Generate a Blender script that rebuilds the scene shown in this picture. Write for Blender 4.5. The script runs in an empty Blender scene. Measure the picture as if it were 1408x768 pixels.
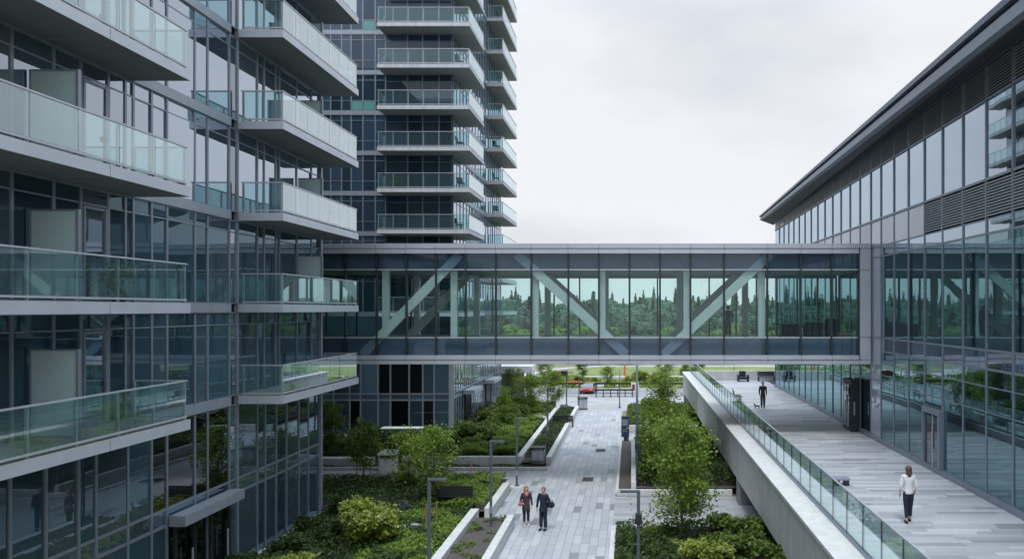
import bpy, bmesh, math, random
import numpy as np
from mathutils import Vector, Matrix
R = math.radians
random.seed(7)
S = bpy.context.scene
COL = S.collection
CZ = 9.2                       # camera height
F, VU, VV = 1000.0, 868.0, 425.0
def UX(u, Y): return (u - VU) * Y / F
def VZ(v, Y): return CZ - (v - VV) * Y / F
def GY(v, z=0.0): return (CZ - z) * F / (v - VV)

# ------------------------------------------------------------------ materials
class NT:
    def __init__(s, name):
        s.m = bpy.data.materials.new(name); s.m.use_nodes = True
        s.t = s.m.node_tree; s.t.nodes.clear()
        s.out = s.t.nodes.new('ShaderNodeOutputMaterial')
    def n(s, typ, **kw):
        nd = s.t.nodes.new(typ)
        for k, v in kw.items(): setattr(nd, k, v)
        return nd
    def put(s, sock, v):
        if v is None: return
        if isinstance(v, bpy.types.NodeSocket): s.t.links.new(v, sock)
        else:
            if isinstance(v, tuple) and len(v) == 3 and sock.type == 'RGBA': v = (*v, 1)
            sock.default_value = v
    def math(s, op, a, b=None, c=None, clamp=False):
        nd = s.n('ShaderNodeMath', operation=op, use_clamp=clamp)
        s.put(nd.inputs[0], a); s.put(nd.inputs[1], b)
        if c is not None: s.put(nd.inputs[2], c)
        return nd.outputs[0]
    def mix(s, f, a, b, blend='MIX'):
        nd = s.n('ShaderNodeMix', data_type='RGBA', blend_type=blend)
        s.put(nd.inputs[0], f); s.put(nd.inputs[6], a); s.put(nd.inputs[7], b)
        return nd.outputs[2]
    def coords(s, kind='Object'): return s.n('ShaderNodeTexCoord').outputs[kind]
    def noise(s, scale, detail=4, rough=.55, vec=None, stretch=None):
        nd = s.n('ShaderNodeTexNoise')
        v = vec or s.coords()
        if stretch:
            mp = s.n('ShaderNodeMapping'); s.put(mp.inputs[0], v); mp.inputs['Scale'].default_value = stretch; v = mp.outputs[0]
        s.put(nd.inputs['Vector'], v)
        nd.inputs['Scale'].default_value = scale; nd.inputs['Detail'].default_value = detail; nd.inputs['Roughness'].default_value = rough
        return nd.outputs[0]
    def ramp(s, f, stops):
        nd = s.n('ShaderNodeValToRGB'); el = nd.color_ramp.elements
        while len(el) < len(stops): el.new(.5)
        for e, (p, c) in zip(el, stops): e.position = p; e.color = (*c, 1)
        s.put(nd.inputs[0], f); return nd.outputs[0]
    def bump(s, h, strength, dist=.02):
        nd = s.n('ShaderNodeBump'); nd.inputs['Strength'].default_value = strength; nd.inputs['Distance'].default_value = dist
        s.put(nd.inputs['Height'], h); return nd.outputs[0]
    def bsdf(s, col, rough=.6, metal=0., normal=None, spec=.5):
        b = s.n('ShaderNodeBsdfPrincipled')
        s.put(b.inputs['Base Color'], col); s.put(b.inputs['Roughness'], rough); s.put(b.inputs['Metallic'], metal)
        b.inputs['Specular IOR Level'].default_value = spec
        if normal is not None: s.put(b.inputs['Normal'], normal)
        return b.outputs[0]
    def mixs(s, f, a, b):
        nd = s.n('ShaderNodeMixShader'); s.put(nd.inputs[0], f); s.put(nd.inputs[1], a); s.put(nd.inputs[2], b)
        return nd.outputs[0]
    def fin(s, sh): s.t.links.new(sh, s.out.inputs[0]); return s.m

def solid(name, col, rough=.6, metal=0., var=.12, scale=3., bump=0., spec=.5, stretch=None):
    t = NT(name)
    nz = t.noise(scale, 5, .6, stretch=stretch)
    lo = tuple(c * (1 - var) for c in col); hi = tuple(min(1, c * (1 + var)) for c in col)
    c = t.ramp(nz, [(.3, lo), (.7, hi)])
    nm = t.bump(t.noise(scale * 12, 4), bump) if bump else None
    return t.fin(t.bsdf(c, rough, metal, nm, spec))

def facing(t, f0, f1, p):
    lw = t.n('ShaderNodeLayerWeight'); lw.inputs[0].default_value = .5
    return t.math('MULTIPLY_ADD', t.math('POWER', lw.outputs['Facing'], p), f1 - f0, f0, clamp=True)

def opaque_glass(name, base, f0=.04, f1=.95, p=1.7, tint=(.86, .91, 1.0), alt=None, altp=.82, wav=.03):
    t = NT(name)
    rnd = t.n('ShaderNodeObjectInfo').outputs['Random']
    c = t.mix(t.math('MULTIPLY', rnd, .9), tuple(x * 1.35 for x in base), tuple(x * .3 for x in base))
    if alt: c = t.mix(t.math('GREATER_THAN', rnd, altp), c, alt)
    nm = t.bump(t.noise(.9, 2, .4), wav, .05)
    d = t.n('ShaderNodeBsdfDiffuse'); t.put(d.inputs[0], c)
    g = t.n('ShaderNodeBsdfGlossy'); t.put(g.inputs[0], tint); g.inputs['Roughness'].default_value = .015; t.put(g.inputs['Normal'], nm)
    return t.fin(t.mixs(facing(t, f0, f1, p), d.outputs[0], g.outputs[0]))

def clear_glass(name, tint, f0=.03, f1=.85, p=1.7, milk=0., milkc=(.75, .85, .84)):
    t = NT(name)
    tr = t.n('ShaderNodeBsdfTransparent'); t.put(tr.inputs[0], tuple(x ** .5 for x in tint))
    g = t.n('ShaderNodeBsdfGlossy'); t.put(g.inputs[0], (.93, .97, 1.)); g.inputs['Roughness'].default_value = .02
    base = tr.outputs[0]
    if milk:
        d = t.n('ShaderNodeBsdfDiffuse'); t.put(d.inputs[0], milkc)
        base = t.mixs(milk, base, d.outputs[0])
    return t.fin(t.mixs(facing(t, f0, f1, p), base, g.outputs[0]))

def frosted(name, col):
    t = NT(name)
    d = t.n('ShaderNodeBsdfDiffuse'); t.put(d.inputs[0], col)
    l = t.n('ShaderNodeBsdfTranslucent'); t.put(l.inputs[0], col)
    tr = t.n('ShaderNodeBsdfTransparent')
    return t.fin(t.mixs(.06, t.mixs(.3, d.outputs[0], l.outputs[0]), tr.outputs[0]))

def pavers(name, w, l, along, stops, joint=.012, jdark=.55, wet=None):
    """rectangular stone pavers laid along an axis, each with its own tone"""
    t = NT(name)
    sp = t.n('ShaderNodeSeparateXYZ'); t.put(sp.inputs[0], t.coords())
    a, b = (sp.outputs[1], sp.outputs[0]) if along == 'y' else (sp.outputs[0], sp.outputs[1])
    rw = t.math('DIVIDE', b, w); row = t.math('FLOOR', rw)
    wn = t.n('ShaderNodeTexWhiteNoise', noise_dimensions='1D'); t.put(wn.inputs['W'], row)
    ln = t.math('ADD', t.math('DIVIDE', a, l), t.math('MULTIPLY', wn.outputs['Value'], 7.3))
    cell = t.math('FLOOR', ln)
    cv = t.n('ShaderNodeCombineXYZ'); t.put(cv.inputs[0], row); t.put(cv.inputs[1], cell)
    w2 = t.n('ShaderNodeTexWhiteNoise', noise_dimensions='2D'); t.put(w2.inputs['Vector'], cv.outputs[0])
    c = t.ramp(w2.outputs['Value'], stops)
    nz = t.noise(9, 6, .7)
    c = t.mix(.35, c, t.ramp(nz, [(.3, (.55, .55, .57)), (.7, (1, 1, 1))]), 'MULTIPLY')
    big = t.noise(.35, 4, .6)
    c = t.mix(.3, c, t.ramp(big, [(.35, (.72, .73, .76)), (.6, (1, 1, 1))]), 'MULTIPLY')
    def edge(x, size):
        fr = t.math('FRACT', x); d = t.math('MULTIPLY', t.math('MINIMUM', fr, t.math('SUBTRACT', 1., fr)), size)
        return t.math('LESS_THAN', d, joint)
    j = t.math('MAXIMUM', edge(rw, w), edge(ln, l))
    c = t.mix(t.math('MULTIPLY', j, jdark), c, (.09, .09, .1))
    rough = t.math('MULTIPLY_ADD', nz, .35, .4)
    return t.fin(t.bsdf(c, rough, 0, t.bump(j, -.35, .006)))

def leafmat(name, c1, c2, c3, trans=.3):
    t = NT(name)
    g = t.n('ShaderNodeNewGeometry').outputs['Random Per Island']
    c = t.ramp(g, [(0., c1), (.55, c2), (1., c3)])
    c = t.mix(.5, c, t.ramp(t.noise(1.6, 3), [(.35, tuple(x * .55 for x in c2)), (.65, tuple(min(1, x * 1.35) for x in c2))]))
    d = t.bsdf(c, .55, 0, None, .25)
    l = t.n('ShaderNodeBsdfTranslucent'); t.put(l.inputs[0], c)
    return t.fin(t.mixs(trans, d, l.outputs[0]))

def concrete(name, col, streak=.12, spots=.1):
    t = NT(name)
    n1 = t.noise(1.3, 6, .65); n2 = t.noise(2.2, 4, .6, stretch=(1.5, 1.5, .12)); n3 = t.noise(40, 3, .6)
    c = t.mix(1., col, t.ramp(n1, [(.3, (1 - spots,) * 3), (.7, (1, 1, 1))]), 'MULTIPLY')
    c = t.mix(1., c, t.ramp(n2, [(.35, (1 - streak,) * 3), (.6, (1, 1, 1))]), 'MULTIPLY')
    c = t.mix(.25, c, t.ramp(n3, [(.3, (.7, .7, .7)), (.7, (1, 1, 1))]), 'MULTIPLY')
    return t.fin(t.bsdf(c, .8, 0, t.bump(n3, .15, .004), .3))

M = {}
M['glass_left'] = opaque_glass('apartment window glass', (.016, .034, .052), .04, .98, 1.0, tint=(.78, .88, 1.), alt=(.08, .10, .12), altp=.86)
M['glass_low'] = opaque_glass('lower floor glass with dimmed reflections', (.03, .06, .082), .02, .85, 2.6, tint=(.66, .86, 1.), alt=(.05, .075, .095), altp=.7)  # same apartment glass, reflection turned down to imitate darker surroundings mirrored low down
M['glass_tower'] = opaque_glass('tower window glass', (.03, .056, .085), .025, .98, 1.3, tint=(.78,.88,1.), alt=(.05, .08, .11), altp=.8)
M['glass_office'] = opaque_glass('office window glass', (.014, .028, .034), .04, .98, 1.15, tint=(.76, .88, 1.))
M['glass_office_low'] = opaque_glass('office lower window glass', (.008, .02, .026), .035, .98, 1.4, tint=(.50, .71, .77))
M['glass_dark'] = opaque_glass('dark open window glass', (.006, .008, .009), .02, .8, 2.)
M['panel_blue'] = opaque_glass('blue grey spandrel glass', (.05, .085, .115), .03, .9, 1.7)
M['panel_lav'] = opaque_glass('pale lavender metal panel', (.27, .28, .33), .06, .7, 2., wav=.02)
M['panel_green'] = opaque_glass('pale green glass panel', (.11, .26, .25), .05, .8, 1.8)
M['rail_glass'] = clear_glass('balcony railing glass', (.64, .86, .87), .03, .92, 1.75, milk=.025, milkc=(.7, .86, .87))
M['deck_glass'] = clear_glass('balustrade glass', (.64, .84, .82), .03, .7, 1.8, milk=.02)
M['bridge_glass'] = clear_glass('green tinted bridge glass', (.80, .938, .92), .03, .85, 1.9)
M['bridge_span'] = clear_glass('blue grey bridge spandrel glass', (.50, .61, .70), .04, .85, 1.9)
M['frost'] = frosted('frosted screen glass', (.58, .72, .73))
M['metal'] = solid('pale aluminium panel', (.50, .53, .59), .42, .25, .07, 1.2, stretch=(.6, 1, 1.6))
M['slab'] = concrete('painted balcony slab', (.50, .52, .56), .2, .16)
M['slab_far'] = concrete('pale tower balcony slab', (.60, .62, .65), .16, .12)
M['mullion'] = solid('grey aluminium frame', (.25, .285, .34), .4, .4, .08)
M['mullion_dk'] = solid('dark frame', (.035, .045, .05), .4, .3, .1)
M['band'] = solid('grey floor band', (.31, .345, .40), .45, .3, .08)
M['rail'] = solid('satin steel rail', (.46, .49, .53), .4, .3, .06)
M['core'] = solid('dark interior wall', (.02, .024, .028), .9)
M['white_beam'] = solid('white painted steel', (.74, .79, .78), .5, 0, .06)
M['floor_in'] = solid('dark bridge floor', (.22, .24, .24), .5)
M['ceil_in'] = solid('bridge ceiling', (.45, .49, .49), .8)
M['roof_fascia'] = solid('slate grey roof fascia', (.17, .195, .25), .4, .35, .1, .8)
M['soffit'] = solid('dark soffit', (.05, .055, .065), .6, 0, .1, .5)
M['louver'] = solid('louvre slat', (.34, .36, .39), .5, .2, .08)
M['conc'] = concrete('pale concrete', (.65, .655, .66), .16, .1)
M['conc_wall'] = concrete('white concrete planter wall', (.68, .68, .665), .13, .08)
M['conc_dk'] = concrete('grey concrete', (.30, .30, .31))
M['path'] = pavers('grey stone pavers', .33, 1.05, 'y', [(0, (.24, .25, .27)), (.03, (.27, .28, .30)), (.05, (.41, .425, .45)), (.55, (.46, .475, .505)), (1, (.54, .55, .575))])
M['path_x'] = pavers('pale cross path pavers', .45, 1.4, 'x', [(0, (.34, .35, .37)), (.5, (.42, .43, .45)), (1, (.48, .49, .51))], .01, .4)
M['deckp'] = pavers('grey plank pavers', .26, 1.9, 'x', [(0, (.29, .30, .325)), (.09, (.34, .355, .38)), (.15, (.39, .405, .43)), (.6, (.47, .485, .51)), (1, (.58, .595, .62))], .008, .35)
M['plaza'] = pavers('pale plaza paving', 1.2, 2.4, 'x', [(0, (.38, .38, .39)), (1, (.46, .46, .46))], .02, .3)
M['soil'] = solid('bark mulch', (.10, .085, .078), .95, 0, .5, 14, .6)
M['earth'] = solid('dry grass and gravel ground', (.20, .19, .12), .95, 0, .35, .12)
M['lawn'] = solid('mown lawn', (.155, .19, .06), .9, 0, .25, .25)
M['lawn_dk'] = solid('rough meadow', (.15, .19, .06), .9, 0, .4, .35)
M['asphalt'] = solid('road asphalt', (.24, .24, .25), .9, 0, .15, .5)
M['paint'] = solid('road paint', (.7, .7, .68), .7)
M['lamp'] = solid('grey blue lamp metal', (.10, .13, .16), .45, .4, .08)
M['lampglass'] = solid('lamp lens', (.55, .56, .55), .3)
M['charcoal'] = solid('charcoal metal', (.03, .032, .037), .5, .2, .15)
M['black'] = solid('black', (.012, .012, .014), .6)
M['bark'] = solid('young tree bark', (.13, .095, .065), .9, 0, .3, 12, .4)
M['stake'] = solid('wooden stake', (.28, .17, .09), .8, 0, .2, 10)
M['binmetal'] = solid('weathered steel', (.28, .33, .38), .45, .4, .3, 4)
M['signblue'] = solid('navy sign panel', (.03, .06, .11), .4, .1, .15)
M['signwhite'] = solid('white panel', (.68, .69, .70), .5)
M['red'] = solid('red car paint', (.30, .03, .035), .25, 0, .05)
M['orange'] = solid('orange plastic', (.7, .16, .05), .5)
M['yellow'] = solid('yellow plastic', (.65, .42, .05), .5)
M['cream'] = solid('cream sign', (.55, .50, .33), .6)
M['carglass'] = opaque_glass('car window', (.01, .013, .015), .06, .8, 2.)
M['rubber'] = solid('tyre rubber', (.02, .02, .02), .85)
M['chrome'] = solid('wheel metal', (.4, .4, .42), .3, .8)
M['tail'] = solid('tail light', (.4, .02, .02), .3)
M['stone'] = solid('pale boulder', (.40, .39, .37), .85, 0, .25, 3, .5)
M['wood'] = solid('weathered bench timber', (.20, .17, .14), .75, 0, .3, 6, .2, stretch=(1, 8, 8))
M['skin'] = solid('skin', (.55, .33, .25), .55, 0, .06)
M['hair_br'] = solid('brown hair', (.10, .05, .03), .6, 0, .3, 30)
M['hair_gr'] = solid('greying hair', (.17, .13, .10), .6, 0, .3, 30)
M['hair_dk'] = solid('dark hair', (.02, .016, .014), .6, 0, .3, 30)
M['hair_gi'] = solid('ginger hair', (.24, .11, .06), .6, 0, .3, 30)
M['navy'] = solid('navy cloth', (.010, .017, .036), .85, 0, .25, 12)
M['blackcloth'] = solid('black cloth', (.018, .018, .022), .85, 0, .25, 12)
M['whitecloth'] = solid('white cotton', (.74, .74, .75), .8, 0, .05, 8)
M['plum'] = solid('plum patterned cloth', (.055, .03, .045), .85, 0, .7, 26)
M['coral'] = solid('coral scarf', (.55, .20, .14), .8, 0, .25, 25)
M['pink'] = solid('pink leather', (.34, .12, .14), .6)
M['shoe_w'] = solid('white shoe', (.6, .58, .55), .6)
M['leaf_dk'] = leafmat('dark green leaves', (.028, .05, .015), (.055, .095, .024), (.09, .145, .04))
M['leaf_md'] = leafmat('mid green leaves', (.07, .115, .022), (.12, .185, .036), (.185, .265, .06))
M['leaf_lt'] = leafmat('fresh green leaves', (.12, .19, .028), (.20, .30, .05), (.31, .41, .095), .45)
M['leaf_yl'] = leafmat('yellow green leaves', (.15, .19, .028), (.26, .32, .052), (.40, .44, .12), .4)
M['leaf_gy'] = leafmat('grey green leaves', (.05, .075, .06), (.085, .115, .095), (.13, .16, .13))
M['leaf_rd'] = leafmat('russet leaves', (.05, .03, .02), (.075, .045, .025), (.07, .07, .03))
M['conifer'] = leafmat('conifer needles', (.05, .085, .06), (.07, .11, .075), (.09, .135, .085), .15)
M['forest'] = leafmat('far wood foliage', (.04, .075, .045), (.06, .10, .055), (.085, .135, .07), .15)

# ------------------------------------------------------------------ mesh helpers
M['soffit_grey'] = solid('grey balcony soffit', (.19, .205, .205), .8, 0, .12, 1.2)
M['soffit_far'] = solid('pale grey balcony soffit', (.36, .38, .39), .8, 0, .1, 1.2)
M['tile'] = pavers('balcony floor tiles', .3, .6, 'y', [(0, (.25, .235, .20)), (1, (.33, .31, .27))], .006, .5)
M['flower'] = leafmat('pale flower heads', (.30, .34, .10), (.42, .45, .16), (.52, .54, .24), .3)
def by_face(o, mats):
    me = o.data; me.materials.clear()
    for m in mats: me.materials.append(m)
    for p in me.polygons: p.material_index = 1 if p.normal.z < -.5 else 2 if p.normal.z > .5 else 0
    return o
ORG = {}
def org(o): return ORG.get(o.name, Vector((0, 0, 0))) if o else Vector((0, 0, 0))
class MB:
    def __init__(s): s.v = []; s.f = []; s.mi = []; s.cur = 0
    def add(s, vs, fs):
        b = len(s.v); s.v += [tuple(v) for v in vs]; s.f += [tuple(b + i for i in f) for f in fs]; s.mi += [s.cur] * len(fs); return s
    def box(s, x0, x1, y0, y1, z0, z1):
        x0, x1 = min(x0, x1), max(x0, x1); y0, y1 = min(y0, y1), max(y0, y1); z0, z1 = min(z0, z1), max(z0, z1)
        return s.add([(x0, y0, z0), (x1, y0, z0), (x1, y1, z0), (x0, y1, z0), (x0, y0, z1), (x1, y0, z1), (x1, y1, z1), (x0, y1, z1)],
              [(3, 2, 1, 0), (4, 5, 6, 7), (0, 1, 5, 4), (1, 2, 6, 5), (2, 3, 7, 6), (3, 0, 4, 7)])
    def hexa(s, pts):  # 8 points ordered like box
        return s.add(pts, [(3, 2, 1, 0), (4, 5, 6, 7), (0, 1, 5, 4), (1, 2, 6, 5), (2, 3, 7, 6), (3, 0, 4, 7)])
    def bar(s, p0, p1, w, h, up=(0, 0, 1)):
        p0, p1 = Vector(p0), Vector(p1); d = (p1 - p0).normalized(); up = Vector(up)
        sx = d.cross(up)
        if sx.length < 1e-4: sx = d.cross(Vector((0, 1, 0)))
        sx.normalize(); uz = sx.cross(d).normalized(); a, b = sx * w / 2, uz * h / 2
        return s.hexa([p0 - a - b, p0 + a - b, p1 + a - b, p1 - a - b, p0 - a + b, p0 + a + b, p1 + a + b, p1 - a + b])
    def tube(s, pts, rad, n=8, cap=True):
        pts = [Vector(p) for p in pts]
        if not hasattr(rad, '__len__'): rad = [rad] * len(pts)
        vs = []
        for i, p in enumerate(pts):
            d = (pts[min(i + 1, len(pts) - 1)] - pts[max(i - 1, 0)]).normalized()
            a = d.orthogonal().normalized() if abs(d.z) > .9 else d.cross(Vector((0, 0, 1))).normalized()
            if abs(d.z) > .9: a = (Vector((1, 0, 0)) - d * d.x).normalized()
            b = d.cross(a)
            for k in range(n):
                t = 2 * math.pi * k / n; vs.append(p + (a * math.cos(t) + b * math.sin(t)) * rad[i])
        fs = [(i * n + k, i * n + (k + 1) % n, (i + 1) * n + (k + 1) % n, (i + 1) * n + k) for i in range(len(pts) - 1) for k in range(n)]
        if cap: fs += [tuple(range(n - 1, -1, -1)), tuple((len(pts) - 1) * n + k for k in range(n))]
        return s.add(vs, fs)
    def prism(s, poly, axis, a0, a1):
        """poly in the two other axes, extruded along axis ('x','y','z')"""
        def mk(p, a): return {'x': (a, p[0], p[1]), 'y': (p[0], a, p[1]), 'z': (p[0], p[1], a)}[axis]
        n = len(poly)
        return s.add([mk(p, a0) for p in poly] + [mk(p, a1) for p in poly],
              [tuple(range(n)), tuple(range(2 * n - 1, n - 1, -1))] + [(i, i + n, (i + 1) % n + n, (i + 1) % n) for i in range(n)])
    def sphere(s, c, r, nu=10, nv=7, sc=(1, 1, 1)):
        vs = [(c[0], c[1], c[2] - r * sc[2])]
        for j in range(1, nv):
            ph = -math.pi / 2 + math.pi * j / nv
            for i in range(nu):
                t = 2 * math.pi * i / nu
                vs.append((c[0] + r * sc[0] * math.cos(ph) * math.cos(t), c[1] + r * sc[1] * math.cos(ph) * math.sin(t), c[2] + r * sc[2] * math.sin(ph)))
        vs.append((c[0], c[1], c[2] + r * sc[2])); L = len(vs) - 1
        fs = [(0, 1 + (i + 1) % nu, 1 + i) for i in range(nu)]
        for j in range(nv - 2):
            for i in range(nu): fs.append((1 + j * nu + i, 1 + j * nu + (i + 1) % nu, 1 + (j + 1) * nu + (i + 1) % nu, 1 + (j + 1) * nu + i))
        fs += [(1 + (nv - 2) * nu + i, 1 + (nv - 2) * nu + (i + 1) % nu, L) for i in range(nu)]
        return s.add(vs, fs)
    def mesh(s, name, mats, smooth=False, o=Vector((0, 0, 0))):
        me = bpy.data.meshes.new(name)
        me.from_pydata([(v[0] - o.x, v[1] - o.y, v[2] - o.z) for v in s.v], [], s.f); me.update()
        for m in (mats if isinstance(mats, list) else [mats]): me.materials.append(m)
        if any(s.mi): me.polygons.foreach_set('material_index', s.mi)
        if smooth: me.polygons.foreach_set('use_smooth', [True] * len(me.polygons))
        bm = bmesh.new(); bm.from_mesh(me); bmesh.ops.recalc_face_normals(bm, faces=bm.faces[:]); bm.to_mesh(me); bm.free()
        return me
    def build(s, name, mat, parent=None, smooth=False, bevel=0):
        o = bpy.data.objects.new(name, s.mesh(name, mat, smooth, org(parent))); COL.objects.link(o)
        if parent: o.parent = parent; ORG[o.name] = org(parent)
        if bevel:
            b = o.modifiers.new('bevel', 'BEVEL'); b.width = bevel; b.segments = 2; b.limit_method = 'ANGLE'; b.harden_normals = False
        return o

def tag(o, label=None, cat=None, group=None, kind=None):
    if label: o['label'] = label
    if cat: o['category'] = cat
    if group: o['group'] = group
    if kind: o['kind'] = kind
    return o
def empty(name, loc, label, cat, group=None):
    o = bpy.data.objects.new(name, None); COL.objects.link(o); o.location = loc; o.empty_display_size = .3
    ORG[o.name] = Vector(loc); return tag(o, label, cat, group)
def copy_tree(o, parent=None):
    c = o.copy(); COL.objects.link(c)
    if parent: c.parent = parent
    for ch in list(o.children): copy_tree(ch, c)
    return c
def place(o, x, y, z=0, rz=0, sc=1., label=None, group=None):
    o.location = (x, y, z); o.rotation_euler = (0, 0, rz)
    o.scale = (sc, sc, sc) if not isinstance(sc, tuple) else sc
    if label: o['label'] = label
    if group: o['group'] = group
    return o
def struct(name, mb, mat, **kw): return tag(mb.build(name, mat, **kw), kind='structure')
def npmesh(name, V, Fq, mat):
    me = bpy.data.meshes.new(name); nv, nf = len(V), len(Fq); k = Fq.shape[1]
    me.vertices.add(nv); me.loops.add(nf * k); me.polygons.add(nf)
    me.vertices.foreach_set('co', np.ascontiguousarray(V, np.float32).ravel())
    me.loops.foreach_set('vertex_index', np.ascontiguousarray(Fq, np.int32).ravel())
    me.polygons.foreach_set('loop_start', np.arange(0, nf * k, k, dtype=np.int32))
    me.update(calc_edges=True); me.materials.append(mat); return me
def leaves(C, size, rng, up=.35, aspect=.6):
    """rhombic leaves at centres C (n,3)"""
    n = len(C)
    nrm = rng.normal(size=(n, 3)); nrm[:, 2] = np.abs(nrm[:, 2]) + up; nrm /= np.linalg.norm(nrm, axis=1)[:, None]
    a = np.cross(nrm, rng.normal(size=(n, 3))); a /= np.linalg.norm(a, axis=1)[:, None]; b = np.cross(nrm, a)
    sz = (size * rng.uniform(.6, 1.35, n))[:, None]
    a = a * sz; b = b * sz * aspect
    V = np.stack([C - a, C - b + nrm * sz * .12, C + a, C + b + nrm * sz * .12], 1).reshape(-1, 3)
    return V
def quads(n): return np.arange(4 * n).reshape(n, 4)
def leafobj(name, C, size, rng, mat, parent=None, **kw):
    V = leaves(C, size, rng, **kw)
    o = bpy.data.objects.new(name, npmesh(name, V, quads(len(C)), mat)); COL.objects.link(o)
    if parent: o.parent = parent; ORG[o.name] = org(parent)
    return o

# facade mapping: axis 'x' plane at X facing out, or 'y' plane
def fbox(mb, ax, P, out, a0, a1, z0, z1, n0, n1):
    if ax == 'x': mb.box(P + out * n0, P + out * n1, a0, a1, z0, z1)
    else: mb.box(a0, a1, P + out * n0, P + out * n1, z0, z1)
def fquadpane(mb, ax, P, out, a0, a1, z0, z1, tilt):
    t = [random.uniform(-tilt, tilt) * 1.6 for _ in range(3)]
    def pt(a, z, n): return (P + out * n, a, z) if ax == 'x' else (a, P + out * n, z)
    e = [t[0], t[0] + t[1], t[0] + t[1] + t[2], t[0] + t[2]]   # planar
    q = [(a0, z0), (a1, z0), (a1, z1), (a0, z1)]
    mb.add([pt(a, z, -.03) for a, z in q] + [pt(a, z, .0 + n) for (a, z), n in zip(q, e)],
           [(3, 2, 1, 0), (4, 5, 6, 7), (0, 1, 5, 4), (1, 2, 6, 5), (2, 3, 7, 6), (3, 0, 4, 7)])
def frame_boxes(mb, ax, P, out, a0, a1, z0, z1, fw, bars=(), n1=.035, n0=-.02):
    e = .001; a0 += e; a1 -= e
    fbox(mb, ax, P, out, a0, a0 + fw, z0, z1, n0, n1); fbox(mb, ax, P, out, a1 - fw, a1, z0, z1, n0, n1)
    for zc in [z0 + fw / 2, z1 - fw / 2] + list(bars):
        fbox(mb, ax, P, out, a0 + fw, a1 - fw, zc - fw / 2, zc + fw / 2, n0, n1 - .012)
def window(root, ax, P, out, a0, a1, z0, z1, mat, fmat, fw=.05, bars=(), name='window', tilt=.006):
    m = MB(); zz = [z0] + list(bars) + [z1]
    for q0, q1 in zip(zz[:-1], zz[1:]): fquadpane(m, ax, P, out, a0 + fw * .6, a1 - fw * .6, q0 + fw * .3, q1 - fw * .3, tilt)
    w = m.build(name, mat, root)
    f = MB(); frame_boxes(f, ax, P, out, a0, a1, z0, z1, fw, bars); f.build('frame', fmat, w)
    return w

def railing(parent, pts, zb, h=1.05, panel=1.2, glass=None, z0=.12, bottom=True):
    """glass railing along a polyline of (x,y); sub-parts of the balcony"""
    g, r = MB(), MB()
    for (x0, y0), (x1, y1) in zip(pts[:-1], pts[1:]):
        L = math.hypot(x1 - x0, y1 - y0); n = max(1, round(L / panel)); dx, dy = (x1 - x0) / L, (y1 - y0) / L
        nx, ny = -dy, dx
        for i in range(n):
            s0, s1 = L * i / n + .012, L * (i + 1) / n - .012
            c = [(x0 + dx * s + nx * k, y0 + dy * s + ny * k) for k in (-.006, .006) for s in (s0, s1)]
            a, b, c2, d = c[0], c[1], c[3], c[2]
            g.hexa([(*p, zb + z0) for p in (a, b, c2, d)] + [(*p, zb + h - .03) for p in (a, b, c2, d)])
        for i in range(n + 1):
            s = min(max(L * i / n, .03), L - .03); px, py = x0 + dx * s + nx * .045, y0 + dy * s + ny * .045
            r.bar((px, py, zb + .003), (px, py, zb + h - .035), .05, .06, (dx, dy, 0))
        ext = .025
        r.bar((x0 - dx * ext, y0 - dy * ext, zb + h), (x1 + dx * ext, y1 + dy * ext, zb + h), .055, .04)
        if bottom: r.bar((x0, y0, zb + z0 - .035), (x1, y1, zb + z0 - .035), .04, .05)
    g.build('glass_railing', glass or M['rail_glass'], parent); r.build('handrail', M['rail'], parent)

# ================================================================== GROUND
g = MB(); g.add([(-900, -60, 0), (900, -60, 0), (900, 1500, 0), (-900, 1500, 0)], [(0, 1, 2, 3)]); struct('ground', g, M['earth'])
def sheet(name, x0, x1, y0, y1, z, mat):
    m = MB(); m.add([(x0, y0, z), (x1, y0, z), (x1, y1, z), (x0, y1, z)], [(0, 1, 2, 3)]); return struct(name, m, mat)
m = MB()
m.add([(-4.95, 4, .004), (-.8, 4, .004), (-.8, 66, .004), (-4.95, 66, .004)], [(0, 1, 2, 3)])
m.add([(-6.1, 30.95, .004), (-4.95, 30.95, .004), (-4.95, 42.4, .004), (-6.1, 42.4, .004)], [(0, 1, 2, 3)])
struct('path', m, M['path'])
m = MB()
m.add([(-34, 38.3, .004), (-6.1, 38.3, .004), (-6.1, 41.6, .004), (-34, 41.6, .004)], [(0, 1, 2, 3)])
m.add([(-.8, 30.2, .004), (9, 30.2, .004), (9, 35.8, .004), (-.8, 35.8, .004)], [(0, 1, 2, 3)])
m.add([(-.8, 50.5, .004), (9, 50.5, .004), (9, 54.5, .004), (-.8, 54.5, .004)], [(0, 1, 2, 3)])
struct('cross_path', m, M['path_x'])
sheet('plaza', -40, 40, 66, 77, .004, M['plaza'])
sheet('road', -200, 200, 77, 83.5, .004, M['asphalt'])
m = MB()
for i in range(-18, 18): m.add([(i * 5, 80.1, .008), (i * 5 + 2.2, 80.1, .008), (i * 5 + 2.2, 80.25, .008), (i * 5, 80.25, .008)], [(0, 1, 2, 3)])
m.add([(-120, 83.1, .008), (120, 83.1, .008), (120, 83.25, .008), (-120, 83.25, .008)], [(0, 1, 2, 3)])
struct('road_marking', m, M['paint'])
m = MB(); m.box(-200, 200, 83.5, 83.8, -.05, .12); m.box(-40, 40, 76.7, 77, -.05, .13); struct('road_kerb', m, M['conc'])
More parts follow.
